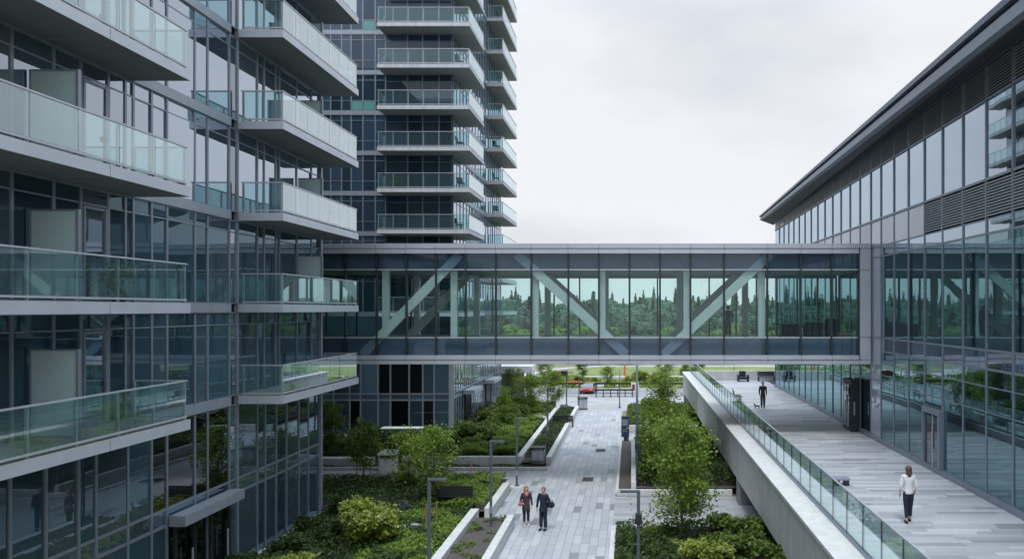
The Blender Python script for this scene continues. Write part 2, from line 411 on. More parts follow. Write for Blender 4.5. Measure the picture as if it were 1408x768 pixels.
# lawn with a curved white kerb
cx, cy = -13.0, 106.5
edge = [(60, 97.5), (-8.0, 97.5)] + [(-10.5 - 3.2 * math.sin(R(t)), 101.5 - 4.0 * math.cos(R(t))) for t in range(20, 91, 10)] + [(-12.8, 107), (-9.5, 112), (-5, 115.5), (60, 116)]
m = MB(); m.add([(x, y, .03) for x, y in edge], [tuple(range(len(edge)))]); struct('lawn', m, M['lawn'])
m = MB()
for (a, b), (c, d) in zip(edge[:-1], edge[1:]): m.bar((a, b, .10), (c, d, .10), .75, .24)
struct('lawn_kerb', m, M['conc_wall'])
m = MB(); m.add([(-45, 84, .006), (45, 84, .006), (45, 96.8, .006), (-45, 96.8, .006)], [(0, 1, 2, 3)]); struct('meadow', m, M['lawn_dk'])
m = MB(); m.add([(-30, 85.5, .012), (-7, 85.5, .012), (3, 89, .012), (-4, 90.5, .012), (-30, 90, .012)], [(0, 1, 2, 3, 4)]); m.add([(-30, 93, .012), (-12, 92.5, .012), (-13, 101, .012), (-16, 108, .012), (-30, 108, .012)], [(0, 1, 2, 3, 4)]); struct('gravel_path', m, M['plaza'])

# ================================================================== LEFT APARTMENT BUILDING
XL, XB = -14.0, -12.3
FL = [5.86 + 3.235 * k for k in range(7)]
lb = empty('apartment_building', (-20, 20, 0), 'near apartment block on the left with long glass balconies stacked over dark windows', 'building')
m = MB(); m.box(-34, XL - .12, 4.0, 32.6, 0, 29); m.box(-34, -20.2, 32.6, 46, 0, 29); m.build('wall', M['core'], lb)
m = MB(); m.box(-34.1, XL + .25, 3.9, 32.85, 29, 29.5); m.build('roof', M['band'], lb)
Y1 = [4.0, 5.6, 7.2, 8.8, 10.4, 12, 13.5, 15.0, 16.41, 17.6, 18.47, 19.45, 20.1, 20.42, 21.2, 21.9, 23.3, 24.0, 25.3]
Y2 = [25.85, 27.2, 27.7, 28.6, 28.9, 30.4, 31.8, 32.6]
G1 = [4.0, 5.6, 7.2, 8.8, 10.4, 12, 13.5, 14.8, 16.37, 17.37, 18.4, 19.0, 20.2, 21.2, 21.9, 23.3, 24.0, 25.3]
G2 = [25.85, 27.2, 27.8, 28.65, 29.5, 30.6, 31.5, 32.6]
hid_p, hid_f = MB(), MB()
def lwin(y0, y1, z0, z1, bars, vis, mat=None):
    if vis: window(lb, 'x', XL, 1, y0, y1, z0, z1, mat or M['glass_left'], M['mullion'], .04, bars)
    else:
        fquadpane(hid_p, 'x', XL, 1, y0 + .03, y1 - .03, z0 + .02, z1 - .02, .004); frame_boxes(hid_f, 'x', XL, 1, y0, y1, z0, z1, .05, bars)
for k, z in enumerate(FL):
    zt = FL[k + 1] if k < 6 else 29.0
    z0 = z + .3
    for y0, y1 in zip(Y1[:-1], Y1[1:]):
        gm = M['glass_low'] if k < 2 else M['glass_left']
        vis = y1 > 16.2 and (k < 3 or (k == 3 and y1 > 17.8) or (k == 4 and y1 > 23.5))
        if 18.4 < y0 < 18.5 and vis:        # balcony door
            d = window(lb, 'x', XL, 1, y0, y1, z0, zt, M['glass_left'], M['mullion'], .05, (zt - .42,), name='balcony_door')
            f = MB(); frame_boxes(f, 'x', XL, 1, y0 + .06, y1 - .06, z0 + .04, zt - .47, .075, (), .05); fbox(f, 'x', XL, 1, y1 - .17, y1 - .14, z0 + 1.0, z0 + 1.15, .05, .1); f.build('door_leaf', M['mullion'], d)
        else: lwin(y0, y1, z0, zt, (zt - .42,), vis, gm)
    for y0, y1 in zip(Y2[:-1], Y2[1:]): lwin(y0, y1, z0, zt, (zt - .42,), k < 6, M['glass_low'] if k < 2 else None)
for y0, y1 in zip(G1[:-1], G1[1:]):
    dark = y0 >= 21.15
    lwin(y0, y1, 3.2, FL[0], (), y1 > 16.2, M['glass_dark'] if dark else M['glass_low'])
for y0, y1 in zip(G2[:-1], G2[1:]): lwin(y0, y1, 3.2, FL[0], (), True, M['glass_low'])
for gl in (G1, G2):
    for y0, y1 in zip(gl[:-1], gl[1:]):
        if y1 > 18:
            window(lb, 'x', XL, 1, y0, y1, 2.7, 3.2, M['panel_blue'], M['mullion'], .045, (), 'spandrel_panel')
            window(lb, 'x', XL, 1, y0, y1, .12, 2.7, M['glass_dark'] if 21.8 < y0 < 25.2 else M['glass_low'], M['mullion'], .04, (), 'ground_window')
        else:
            fquadpane(hid_p, 'x', XL, 1, y0 + .03, y1 - .03, .12, 3.18, .004); frame_boxes(hid_f, 'x', XL, 1, y0, y1, .12, 3.2, .05, (2.7,))
tag(hid_p.build('window', M['glass_left'], lb), kind='stuff'); tag(hid_f.build('window_frame', M['mullion'], lb), kind='stuff')
m = MB()
m.box(XL - .1, XL + .05, 25.8, 25.845, .12, 29); m.box(XL - .1, XL + .1, 32.6, 32.76, .12, 29)
m.build('corner_post', M['band'], lb)
m = MB(); m.box(XL - .1, XL + .45, 4, 32.8, 0, .118); m.build('plinth', M['conc_wall'], lb)
for k, z in enumerate(FL):
    if k < 6: window(lb, 'x', XL, 1, 25.3, 25.8, z + .3, FL[k + 1] if k < 6 else 29, M['panel_blue'], M['mullion'], .04, (FL[k + 1] - .42,), 'corner_panel')
    if k == 0: window(lb, 'x', XL, 1, 25.3, 25.8, .12, z, M['panel_blue'], M['mullion'], .04, (2.7, 3.2), 'corner_panel')
    m = MB(); m.box(XL - .1, XL + .09, 4, 25.298, z - .001, z + .299); m.box(XL - .1, XL + .088, 25.852, 32.598, z - .001, z + .299); m.build('floor_band', M['band'], lb)
    b = MB()
    for y0, y1 in ((7.0, 9.98), (10, 13.98), (14.0, 17.16), (17.18, 20.3)): b.box(XL + .092, XB, y0, y1, z, z + .28)
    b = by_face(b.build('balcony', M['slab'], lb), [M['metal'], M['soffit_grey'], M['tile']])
    railing(b, [(XB - .06, 7.0), (XB - .06, 20.2), (XL + .2, 20.2)], z + .28, 1.08, 1.3)
    s = MB(); s.box(-13.9, -12.85, 16.85, 16.875, z + .42, z + 2.38); s.build('privacy_screen', M['frost'], b)
    s = MB(); s.box(-13.94, -13.9, 16.83, 16.9, z + .281, z + 2.42); s.box(-12.85, -12.79, 16.82, 16.91, z + .281, z + 2.42); s.box(-13.9, -12.85, 16.835, 16.89, z + 2.38, z + 2.42); s.box(-13.9, -12.85, 16.835, 16.89, z + .36, z + .42); s.build('screen_frame', M['mullion'], b)
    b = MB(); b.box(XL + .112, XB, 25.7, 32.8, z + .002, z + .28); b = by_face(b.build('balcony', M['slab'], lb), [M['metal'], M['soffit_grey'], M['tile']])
    railing(b, [(XL + .2, 25.78), (XB - .06, 25.78), (XB - .06, 32.72), (XL + .2, 32.72)], z + .28, 1.08, 1.0)
    if k > 0:
        s = MB(); s.box(-13.9, -12.95, 30.35, 30.38, z + .42, z + 2.3); s.build('privacy_screen', M['frost'], b)
        s = MB(); s.box(-12.95, -12.88, 30.32, 30.41, z + .281, z + 2.35); s.box(-13.9, -12.95, 30.34, 30.39, z + 2.3, z + 2.34); s.build('screen_frame', M['mullion'], b)
c = MB(); c.box(XL + .09, -13.42, 21.9, 25.25, 2.66, 2.98); c.build('door_canopy', M['band'], lb)
for y0, y1 in ((22.1, 23.2), (24.0, 25.2)):
    f = MB(); frame_boxes(f, 'x', XL + .08, 1, y0, y1, .13, 2.6, .12, (), .06, 0); d = f.build('entrance_door', M['mullion_dk'], lb)
    h = MB(); h.box(XL + .16, XL + .2, y1 - .3, y1 - .26, .8, 1.7); h.build('handle', M['rail'], d)

# ================================================================== TOWER
XT, YT = -13.0, 53.0
TZ = [14.55 + 2.93 * k for k in range(-2, 13)]
tw = empty('apartment_tower', (-20, 62, 0), 'tall apartment tower rising behind the glass bridge with stacked corner balconies', 'building')
m = MB(); m.box(-40, XT - .12, YT + .12, 72.5, 0, 53); m.build('wall', M['core'], tw)
m = MB(); m.box(-40.2, XT + .2, YT - .2, 72.8, 53, 53.6); m.build('roof', M['band'], tw)
BX = [-22.9, -21.9, -21.1, -20.4, -19.55, -18.65, -17.9, -16.3, -15.2, -14.0, -13.05]
hp, hf, sp_, sf_ = MB(), MB(), MB(), MB()
YS = [53.05 + (72.5 - 53.05) * i / 18 for i in range(19)]
for k, z in enumerate(TZ):
    z0, z1 = z + .3, z + 2.93
    for a0, a1 in zip(BX[:-1], BX[1:]):
        if 1 <= k <= 8: window(tw, 'y', YT, -1, a0, a1, z0, z1, M['glass_tower'], M['mullion'], .045, (z0 + .75, z1 - .4) if a1 < -17.5 else (z1 - .5,))
        else: fquadpane(hp, 'y', YT, -1, a0 + .02, a1 - .02, z0, z1, .004); frame_boxes(hf, 'y', YT, -1, a0, a1, z0, z1, .045, (z1 - .4,))
    xs = [-22.9 - 1.3 * i for i in range(13)]
    for a1, a0 in zip(xs[:-1], xs[1:]):
        fquadpane(hp, 'y', YT, -1, a0 + .02, a1 - .02, z0, z1, .004); frame_boxes(hf, 'y', YT, -1, a0, a1, z0, z1, .045, (z1 - .4,))
    for a0, a1 in zip(YS[:-1], YS[1:]):
        fquadpane(sp_, 'x', XT, 1, a0 + .02, a1 - .02, z0, z1, .006); frame_boxes(sf_, 'x', XT, 1, a0, a1, z0, z1, .05, (z1 - .45,))
    m = MB(); m.box(-40, XT + .06, YT - .06, YT + .1, z, z + .298); m.box(XT - .1, XT + .058, YT + .102, 72.5, z, z + .298); m.build('floor_band', M['band'], tw)
    b = MB(); b.prism([(-18.0, YT - .062), (-18.0, 51.45), (-11.44, 51.45), (-11.44, 56.6), (XT + .062, 56.6), (XT + .062, YT - .062)], 'z', z + .01, z + .28)
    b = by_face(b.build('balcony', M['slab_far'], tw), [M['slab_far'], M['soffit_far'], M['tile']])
    railing(b, [(-17.95, YT - .2), (-17.95, 51.5), (-11.49, 51.5), (-11.49, 56.55), (XT + .15, 56.55)], z + .28, 1.08, 1.1)
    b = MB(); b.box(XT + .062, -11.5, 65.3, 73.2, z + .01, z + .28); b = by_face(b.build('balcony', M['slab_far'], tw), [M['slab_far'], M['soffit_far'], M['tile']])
    railing(b, [(XT + .15, 65.36), (-11.55, 65.36), (-11.55, 73.14)], z + .28, 1.08, 1.1)
    if k in (5, 7):
        m = MB()
        for a0, a1 in ((-20.4, -19.55), (-19.55, -18.65))[(0 if k == 5 else 1):]: fbox(m, 'y', YT, -1, a0 + .06, a1 - .06, z0 + .06, z0 + .7, .012, .022)
        m.build('green_panel', M['panel_green'], tw)
tag(hp.build('window', M['glass_tower'], tw), kind='stuff'); tag(hf.build('window_frame', M['mullion'], tw), kind='stuff')
tag(sp_.build('side_window', M['glass_tower'], tw), kind='stuff'); tag(sf_.build('side_window_frame', M['mullion'], tw), kind='stuff')
# podium
PX = [-34, -31, -28, -25, UX(440, YT), UX(459, YT), UX(481, YT), UX(496, YT), UX(520, YT), UX(537, YT), UX(562.7, YT), UX(581.5, YT), UX(597, YT), -13.25]
pz = TZ[0]
for i, (a0, a1) in enumerate(zip(PX[:-1], PX[1:])):
    dk = 8 <= i <= 10
    window(tw, 'y', YT, -1, a0, a1, 3.04, 5.6, M['glass_dark'] if dk else M['panel_blue'], M['mullion'], .06, (), 'podium_window')
    window(tw, 'y', YT, -1, a0, a1, 2.6, 3.04, M['panel_blue'], M['mullion'], .05, (), 'spandrel_panel')
    window(tw, 'y', YT, -1, a0, a1, .1, 2.6, M['glass_dark'] if i in (6, 9, 11) else M['panel_blue'], M['mullion'], .06, (), 'podium_window')
m = MB(); m.box(-40, XT + .05, YT - .05, YT + .1, 5.602, pz - .002); m.box(XT - .1, XT + .05, YT + .102, 72.5, 5.602, pz - .002); m.build('floor_band', M['panel_blue'], tw)
m = MB(); m.box(-13.25, XT + .08, YT - .08, YT + .15, .1, 5.6); m.build('corner_post', M['band'], tw)
p_, f_ = MB(), MB()
n = 26
for i in range(n):
    a0, a1 = 53.2 + 19.3 * i / n, 53.2 + 19.3 * (i + 1) / n
    fquadpane(p_, 'x', XT, 1, a0 + .02, a1 - .02, .1, 5.6, .006); frame_boxes(f_, 'x', XT, 1, a0, a1, .1, 5.6, .05, (2.7, 3.1))
p_.build('podium_glazing', M['glass_tower'], tw); f_.build('podium_frame', M['rail'], tw)
for y0, y1 in ((56, 59.2), (64, 67.6)):
    m = MB(); m.box(XT + .08, XT + .95, y0, y1, 2.68, 2.98); m.build('door_canopy', M['metal'], tw)
    m = MB(); frame_boxes(m, 'x', XT + .075, 1, y0 + .6, y1 - .6, .1, 2.6, .14, (), .05, 0); fbox(m, 'x', XT + .075, 1, y0 + .74, y1 - .74, .12, 2.5, 0, .01); m.build('entrance_door', M['mullion_dk'], tw)
m = MB(); m.box(-40, XT + .9, YT - .5, 73, 0, .098); m.build('plinth', M['conc_wall'], tw)

# ================================================================== GLASS BRIDGE
YF, YK = 37.0, 43.0
br = empty('glass_bridge', (-2, 40, 6.4), 'enclosed glass footbridge crossing between the two buildings with white diagonal braces inside', 'footbridge')
ZB, ZT = VZ(500, YF), VZ(335, YF)
zf0, zf1 = VZ(463, YF), VZ(371.5, YF)          # vision glass
zs0, zs1 = VZ(488, YF), VZ(348.5, YF)
MU = [395, 441, 475, 518, 559, 599.5, 640.5, 682, 730.5, 781.5, 823.4, 865.5, 907.5, 949.4, 995.5, 1055, 1101, 1143, 1180]
MX = [-20.4] + [UX(u, YF) for u in MU]
XR = 12.12
for a0, a1 in zip(MX[:-1], MX[1:]):
    for nm, q0, q1, mt in (('window', zf0, zf1, 'bridge_glass'), ('spandrel_panel', zf1 + .06, zs1, 'bridge_span'), ('spandrel_panel', zs0, zf0 - .06, 'bridge_span')):
        p = MB(); fquadpane(p, 'y', YF, -1, a0 + .03, a1 - .03, q0 + .005, q1 - .005, .004); p.build(nm, M[mt], br)
for a in MX[1:]:
    p = MB(); p.box(a - .045, a + .045, YF - .05, YF + .14, zs0, zs1); p.build('mullion', M['mullion_dk'], br)
for z in (zf0 - .03, zf1 + .03):
    p = MB()
    for a0, a1 in zip(MX[:-1], MX[1:]): p.box(a0 + .046, a1 - .046, YF - .06, YF + .1, z - .03, z + .03)
    p.build('transom', M['rail'], br)
for lo, hi in ((ZB, zs0), (zs1, ZT)):
    p = MB(); mid = (lo + hi) / 2
    for a0, a1 in zip(MX[:-1], MX[1:] ):
        b1 = a1 if a1 < 11 else UX(1180, YF)
        p.box(a0 + .008, b1 - .008, YF - .16, YF + .3, lo, mid - .012); p.box(a0 + .008, b1 - .008, YF - .19, YF + .3, mid + .012, hi - .001)
    p.box(UX(1180, YF) + .008, XR, YF - .16, YF + .3, lo, mid - .012) if lo == ZB else p.box(UX(1180, YF) + .008, XR, YF - .19, YF + .3, mid + .012, hi - .001)
    p.build('fascia', M['metal'], br)
p = MB(); xa = UX(1180, YF) + .06
mid0, mid1 = (ZB + zs0) / 2 + .012, (zs1 + ZT) / 2 - .012
for q0, q1 in ((mid0, zf0 - .02), (zf0, zf1), (zf1 + .02, mid1)): p.box(xa, XR, YF - .17, YF + .4, q0, q1)
p.build('end_panel', M['metal'], br)
p = MB(); p.box(-20.4, XR, YF + .45, YK - .2, zs0 - .05, zf0 - .15); p.box(-20.4, XR, YF + .31, YK - .01, ZB + .02, zs0 - .052); p.build('floor', M['floor_in'], br)
p = MB(); p.box(-20.4, XR, YF + .75, YK - .2, zf1 + .02, zs1 + .05); p.build('ceiling', M['ceil_in'], br)
p = MB(); p.box(-20.4, XR, YF + .31, YK + .15, zs1 + .052, ZT - .03); p.build('roof', M['band'], br)
p = MB(); p.box(-20.4, XR, YF + .27, YF + .29, zs0, zf0 - .03); p.box(-20.4, XR, YF + .27, YF + .29, zf1 + .03, zs1); p.build('shadow_box', solid('shadow box board', (.33, .385, .43), .7), br)
BR = [((497, 488), (632, 349)), ((710, 349), (862, 488)), ((912, 488), (1060, 349))]
for yy, off in ((YF + .16, 0), (YK - .45, 0)):
    for (u0, v0), (u1, v1) in BR:
        a, b = (UX(u0, YF), VZ(v0, YF)), (UX(u1, YF), VZ(v1, YF))
        p = MB(); p.bar((a[0], yy, a[1]), (b[0], yy, b[1]), .46, .16, (0, -1, 0)); p.build('brace', M['white_beam'], br)
    for u in (527, 622, 735, 827.5, 945, 1049):
        x = UX(u, YF); p = MB(); p.box(x - .17, x + .17, yy + .16, yy + .42, zf0 - .12, zf1 + .12); p.build('column', M['white_beam'], br)
KX = [-20.4, -18, -16.2, -14.6, -13, -11.4, -9.8, -8.2, UX(739, YK), UX(762, YK), UX(797, YK), UX(833, YK), UX(866, YK), UX(904, YK), UX(939, YK), UX(975, YK), UX(1012, YK), UX(1040, YK), 8.6, 9.8, 11, 12.1]
zk0, zk1 = VZ(460, YK), VZ(382.5, YK)
for a0, a1 in zip(KX[:-1], KX[1:]):
    p = MB(); p.box(a0 + .03, a1 - .03, YK - .012, YK + .012, zk0, zk1); p.build('rear_window', M['bridge_glass'], br)
for a in KX:
    p = MB(); p.box(a - .04, a + .04, YK - .1, YK + .06, zk0, zk1); p.build('rear_mullion', M['mullion_dk'], br)
p = MB(); p.box(-20.4, XR, YK - .15, YK + .15, ZB, zk0); p.box(-20.4, XR, YK - .15, YK + .148, zk1, ZT - .05); p.build('rear_spandrel', M['band'], br)

# ================================================================== RIGHT OFFICE BUILDING
XO = 12.2; DZ = 2.7; YE = 61.6
ob = empty('office_building', (20, 35, DZ), 'glass office block on the right with overhanging slate roof and louvre bands', 'building')
def slope(za, zb, y): return zb + (za - zb) * (YE - y) / (YE - 22.6)    # za at y=22.6
sof = lambda y: slope(17.6, 16.53, y)
lou = lambda y: slope(16.4, 15.85, y)
P = 1.757
YM = [35.5 - P * i for i in range(17, 0, -1)] + [35.5, 37.0] + [37.0 + P * i for i in range(1, 15)] + [YE]
YM = [y for y in YM if y < YE - .5] + [YE]
m = MB(); m.box(XO + .12, 34, 5, YE - .05, DZ - 2.7, 15.5); m.build('wall', M['core'], ob)
m = MB()
m.hexa([(XO - .05, 4.5, sof(4.5)), (34, 4.5, sof(4.5)), (34, YE, sof(YE)), (XO - .05, YE, sof(YE)), (XO - .05, 4.5, sof(4.5) + .35), (34, 4.5, sof(4.5) + .9), (34, YE, sof(YE) + .7), (XO - .05, YE, sof(YE) + .3)])
rf = m.build('roof', M['roof_fascia'], ob)
def rline(y, a, b): return a + (b - a) * (y - 19.8) / (63 - 19.8)
ya, yb = 4.0, 63.0
ox = lambda y: rline(y, 10.7, 11.09); ot = lambda y: rline(y, 18.12, 17.26); obt = lambda y: rline(y, 17.40, 16.90)
m = MB()   # overhanging eave: soffit boards + fascia in two steps
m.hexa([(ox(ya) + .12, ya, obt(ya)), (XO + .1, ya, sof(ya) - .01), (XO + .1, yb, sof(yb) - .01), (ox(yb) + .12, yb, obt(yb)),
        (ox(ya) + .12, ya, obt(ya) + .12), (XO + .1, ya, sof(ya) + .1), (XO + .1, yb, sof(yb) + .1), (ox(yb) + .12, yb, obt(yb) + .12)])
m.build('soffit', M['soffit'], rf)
def strip(x_off, f0, f1, w):
    q = MB()
    def zz(y, f): return obt(y) + (ot(y) - obt(y)) * f
    q.hexa([(ox(ya) + x_off, ya, zz(ya, f0)), (ox(ya) + x_off + w, ya, zz(ya, f0)), (ox(yb) + x_off + w, yb, zz(yb, f0)), (ox(yb) + x_off, yb, zz(yb, f0)),
            (ox(ya) + x_off, ya, zz(ya, f1)), (ox(ya) + x_off + w, ya, zz(ya, f1)), (ox(yb) + x_off + w, yb, zz(yb, f1)), (ox(yb) + x_off, yb, zz(yb, f1))])
    return q
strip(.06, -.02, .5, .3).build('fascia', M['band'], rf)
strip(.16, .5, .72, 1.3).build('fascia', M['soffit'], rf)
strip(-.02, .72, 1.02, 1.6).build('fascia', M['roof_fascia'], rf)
def owin(y0, y1, z0, z1, mat, fw=.05, bars=(), name='window'): return window(ob, 'x', XO, -1, y0, y1, z0, z1, mat, M['mullion'], fw, bars, name, .004)
for y0, y1 in zip(YM[:-1], YM[1:]):
    ym = (y0 + y1) / 2
    # slatted louvre under the eave
    l = MB(); f = MB(); zt0, zt1 = lou(y0), lou(y1)
    l.cur = 0
    for i in range(11):
        fr = (i + .5) / 11
        za, zb = zt0 + (sof(y0) - .05 - zt0) * fr, zt1 + (sof(y1) - .05 - zt1) * fr
        l.hexa([(XO - .05, y0 + .05, za - .03), (XO + .06, y0 + .05, za + .02), (XO + .06, y1 - .05, zb + .02), (XO - .05, y1 - .05, zb - .03),
                (XO - .05, y0 + .05, za), (XO + .06, y0 + .05, za + .05), (XO + .06, y1 - .05, zb + .05), (XO - .05, y1 - .05, zb)])
    l = l.build('louvre', M['louver'], ob)
    f.box(XO - .05, XO + .05, y0 - .03, y0 + .03, zt0, sof(y0) - .02); f.build('frame', M['mullion'], l)
    # upper window with sloping head
    p = MB(); p.hexa([(XO, y0 + .04, 13.66), (XO + .03, y0 + .04, 13.66), (XO + .03, y1 - .04, 13.66), (XO, y1 - .04, 13.66),
                      (XO, y0 + .04, zt0 - .03), (XO + .03, y0 + .04, zt0 - .03), (XO + .03, y1 - .04, zt1 - .03), (XO, y1 - .04, zt1 - .03)])
    w = p.build('window', M['glass_office'], ob)
    f = MB(); f.box(XO - .05, XO + .02, y0 - .035, y0 + .035, 13.7, zt0 - .001); f.box(XO - .06, XO + .02, y0 + .036, y1 - .036, 13.6, 13.68)
    f.bar((XO - .03, y0 + .036, zt0), (XO - .03, y1 - .036, zt1), .1, .06); f.build('frame', M['mullion'], w)
    if y1 < 30.4 and not (y0 > 29.5):
        l = MB()
        for i in range(12):
            za = 12.36 + 1.2 * (i + .5) / 12
            l.hexa([(XO - .04, y0 + .05, za - .045), (XO + .06, y0 + .05, za + .02), (XO + .06, y1 - .05, za + .02), (XO - .04, y1 - .05, za - .045),
                    (XO - .05, y0 + .05, za), (XO + .06, y0 + .05, za + .06), (XO + .06, y1 - .05, za + .06), (XO - .05, y1 - .05, za)])
        l = l.build('louvre', M['louver'], ob)
        f = MB(); f.box(XO - .05, XO + .05, y0 - .035, y0 + .035, 12.3, 13.6); f.build('frame', M['mullion'], l)
    else: owin(y0, y1, 12.3, 13.6, M['panel_lav'], .04, (), 'metal_panel')
    if abs(ym - 36.25) < .4:
        owin(y0, y1, DZ + .2, 12.3, M['panel_lav'], .04, (5.68, 7.8, 11.78), 'metal_panel'); continue
    if 36.9 < ym < 42.9: 
        q0 = 6.4
    owin(y0, y1, 11.78, 12.3, M['glass_office'], .045, (), 'transom_window')
    owin(y0, y1, 7.8, 11.78, M['glass_office_low'], .04)
    owin(y0, y1, 7.15, 7.8, M['panel_blue'], .045, (), 'spandrel_panel')
    if 29.1 < ym < 30.8: continue
    owin(y0, y1, DZ + .2, 7.15, M['glass_office_low'], .04, (5.68, 6.55), 'ground_window')
m = MB(); m.box(XO - .12, XO + .1, 5, YE, DZ + .005, DZ + .198); m.build('plinth', M['mullion'], ob)
dy = [y for y in YM if 28.3 < y < 31.2]; d0, d1 = dy[0], dy[0] + P
for y0, y1 in zip(YM[:-1], YM[1:]):
    if 29.1 < (y0 + y1) / 2 < 30.8: d0, d1 = y0, y1
    
owin(d0, d1, 5.2, 7.15, M['glass_office_low'], .05, (5.68, 6.55), 'ground_window')
f = MB(); f.box(XO - .14, XO + .05, d0 + .002, d0 + .22, DZ + .2, 5.198); f.box(XO - .14, XO + .05, d1 - .1, d1 - .002, DZ + .2, 5.198); f.box(XO - .14, XO + .05, d0 + .222, d1 - .102, 5.0, 5.198)
d = f.build('entrance_door', M['mullion'], ob)
f = MB(); f.box(XO - .04, XO - .01, d0 + .25, d1 - .12, DZ + .2, 4.98); f.build('door_leaf', M['glass_dark'], d)
f = MB(); f.box(XO - .05, XO - .041, (d0 + d1) / 2 - .05, (d0 + d1) / 2 + .05, DZ + .2, 4.98); f.box(XO - .1, XO - .06, d0 + .8, d0 + .84, DZ + .9, DZ + 1.7); f.build('handle', M['rail'], d)
# black entrance vestibule beyond the bridge
v = MB(); v.box(11.68, XO - .13, 38.6, 40.1, DZ + .003, DZ + 2.75); v = v.build('vestibule', M['charcoal'], ob)
h = MB(); h.box(11.64, 11.679, 38.85, 39.3, DZ + .2, DZ + 2.5); h.box(11.64, 11.679, 39.4, 39.85, DZ + .2, DZ + 2.5); h.build('door_leaf', M['glass_dark'], v)
h = MB(); h.box(11.59, 11.635, 39.2, 39.26, DZ + .9, DZ + 1.6); h.build('handle', M['rail'], v); h = MB(); h.box(11.59, 11.635, 39.44, 39.5, DZ + .9, DZ + 1.6); h.build('handle', M['rail'], v); h = MB(); h.box(11.8, 11.86, 38.55, 38.598, DZ + .9, DZ + 1.6); h.build('handle', M['rail'], v)

# ================================================================== RAISED WALKWAY
m = MB(); m.box(6.0, XO + .1, 2, 66.8, 2.1, DZ); struct('walkway', m, M['deckp'])
pw = empty('concrete_parapet', (5.5, 40, 1.1), 'long pale concrete parapet edging the raised walkway', 'wall')
m = MB(); y = 2.0
while y < 71.3:
    m.box(5.06, 5.98, y + .012, min(y + 2.4, 71.4) - .012, 1.1, 2.98); y += 2.4
m.build('wall', M['conc'], pw)
m = MB(); y = 2.0
while y < 71.3:
    m.box(4.98, 6.0, y + .004, min(y + 2.4, 71.45) - .004, 2.982, 3.1); y += 2.4
m.build('coping', M['conc_wall'], pw, bevel=.012)
for i, yy in enumerate((20.5, 34.2, 47.9, 69.5)):
    m = MB(); m.box(5.05, 5.75, yy, yy + .8, 0, 1.098); o = m.build('concrete_column', M['conc_dk'], None, bevel=.02)
    tag(o, ['square concrete column under the nearest stretch of the walkway parapet', 'square concrete column under the parapet beside the cross path', 'square concrete column under the parapet behind the tall tree', 'square concrete column under the far end of the parapet'][i], 'column', 'columns under the parapet')
gb = empty('glass_balustrade', (5.8, 40, 3.1), 'long glass balustrade standing on the concrete parapet of the raised walkway', 'balustrade')
y = 2.0
while y < 70:
    p = MB(); p.box(5.79, 5.81, y + .012, y + 1.35 - .012, 3.2, 4.32); gp = p.build('glass_panel', M['deck_glass'], gb); p = MB(); p.box(5.785, 5.815, y - .011, y + .011, 3.2, 4.32); p.build('edge_seal', M['mullion_dk'], gp); y += 1.35
m = MB(); m.box(5.74, 5.86, 2, 70.8, 3.102, 3.2); m.build('base_channel', M['mullion'], gb)
m = MB(); m.box(5.775, 5.825, 2, 70.8, 4.322, 4.36); m.build('top_rail', M['rail'], gb)
m = MB(); m.box(6.05, 16, 66.82, 67.2, 2.1, DZ + .85); tag(m.build('concrete_wall', M['conc'], None, bevel=.015), 'low grey concrete wall closing the far end of the walkway', 'wall')

# ================================================================== PLANTER WALLS
def wall(pts, w, h, label, z0=0, mat='conc_wall', joint=1.9):
    b = MB()
    for (x0, y0), (x1, y1) in zip(pts[:-1], pts[1:]):
        L = math.hypot(x1 - x0, y1 - y0); n = max(1, round(L / joint)); dx, dy = (x1 - x0) / L, (y1 - y0) / L
        for i in range(n):
            s0, s1 = L * i / n + .004, L * (i + 1) / n - .004
            b.bar((x0 + dx * s0, y0 + dy * s0, z0 + h / 2), (x0 + dx * s1, y0 + dy * s1, z0 + h / 2), w, h)
    return tag(b.build('planter_wall', M[mat], None, bevel=.015), label, 'planter wall', 'concrete planter walls')
wall([(-5.1, 12), (-5.1, 30.9)], .3, .5, 'pale concrete planter wall along the path in the left foreground')
wall([(-6.75, 12), (-6.75, 31.4)], .35, .62, 'pale concrete planter wall behind the mulch strip in the left foreground')
wall([(-6.28, 31.9), (-6.28, 36.6)], .34, .5, 'short pale planter wall beside the lamp post and the couple')
wall([(-4.9, 43.0), (-4.9, 56.0)], .3, .48, 'pale planter wall edging the path beside the litter bin')
wall([(-4.9, 58.2), (-4.9, 66.0)], .3, .48, 'pale planter wall edging the path at its far end')
wall([(-13.4, 42.65), (-6.58, 42.65), (-6.58, 64)], .34, .6, 'long pale wall of the upper planting bed turning from cross path to path')
wall([(-20, 41.75), (-4.8, 41.75)], .2, .16, 'low pale kerb along the far side of the cross path')
wall([(-20, 38.15), (-6.4, 38.15)], .2, .14, 'low pale kerb along the near side of the cross path')
wall([(.12, 36.2), (.12, 49.8)], .25, .62, 'white concrete planter wall beside the tall pole right of the path')
wall([(-.72, 36.1), (-.72, 50.3)], .15, .16, 'thin pale kerb along the right edge of the path')
wall([(-.72, 36.0), (5, 36.0)], .2, .3, 'pale kerb between the cross path and the hedge under the walkway')
wall([(-.72, 12), (-.72, 30.0), (4.9, 30.0)], .2, .3, 'pale kerb around the near bed right of the path')
wall([(-.4, 54.7), (5, 54.7)], .25, .5, 'pale planter wall at the far bed right of the path')

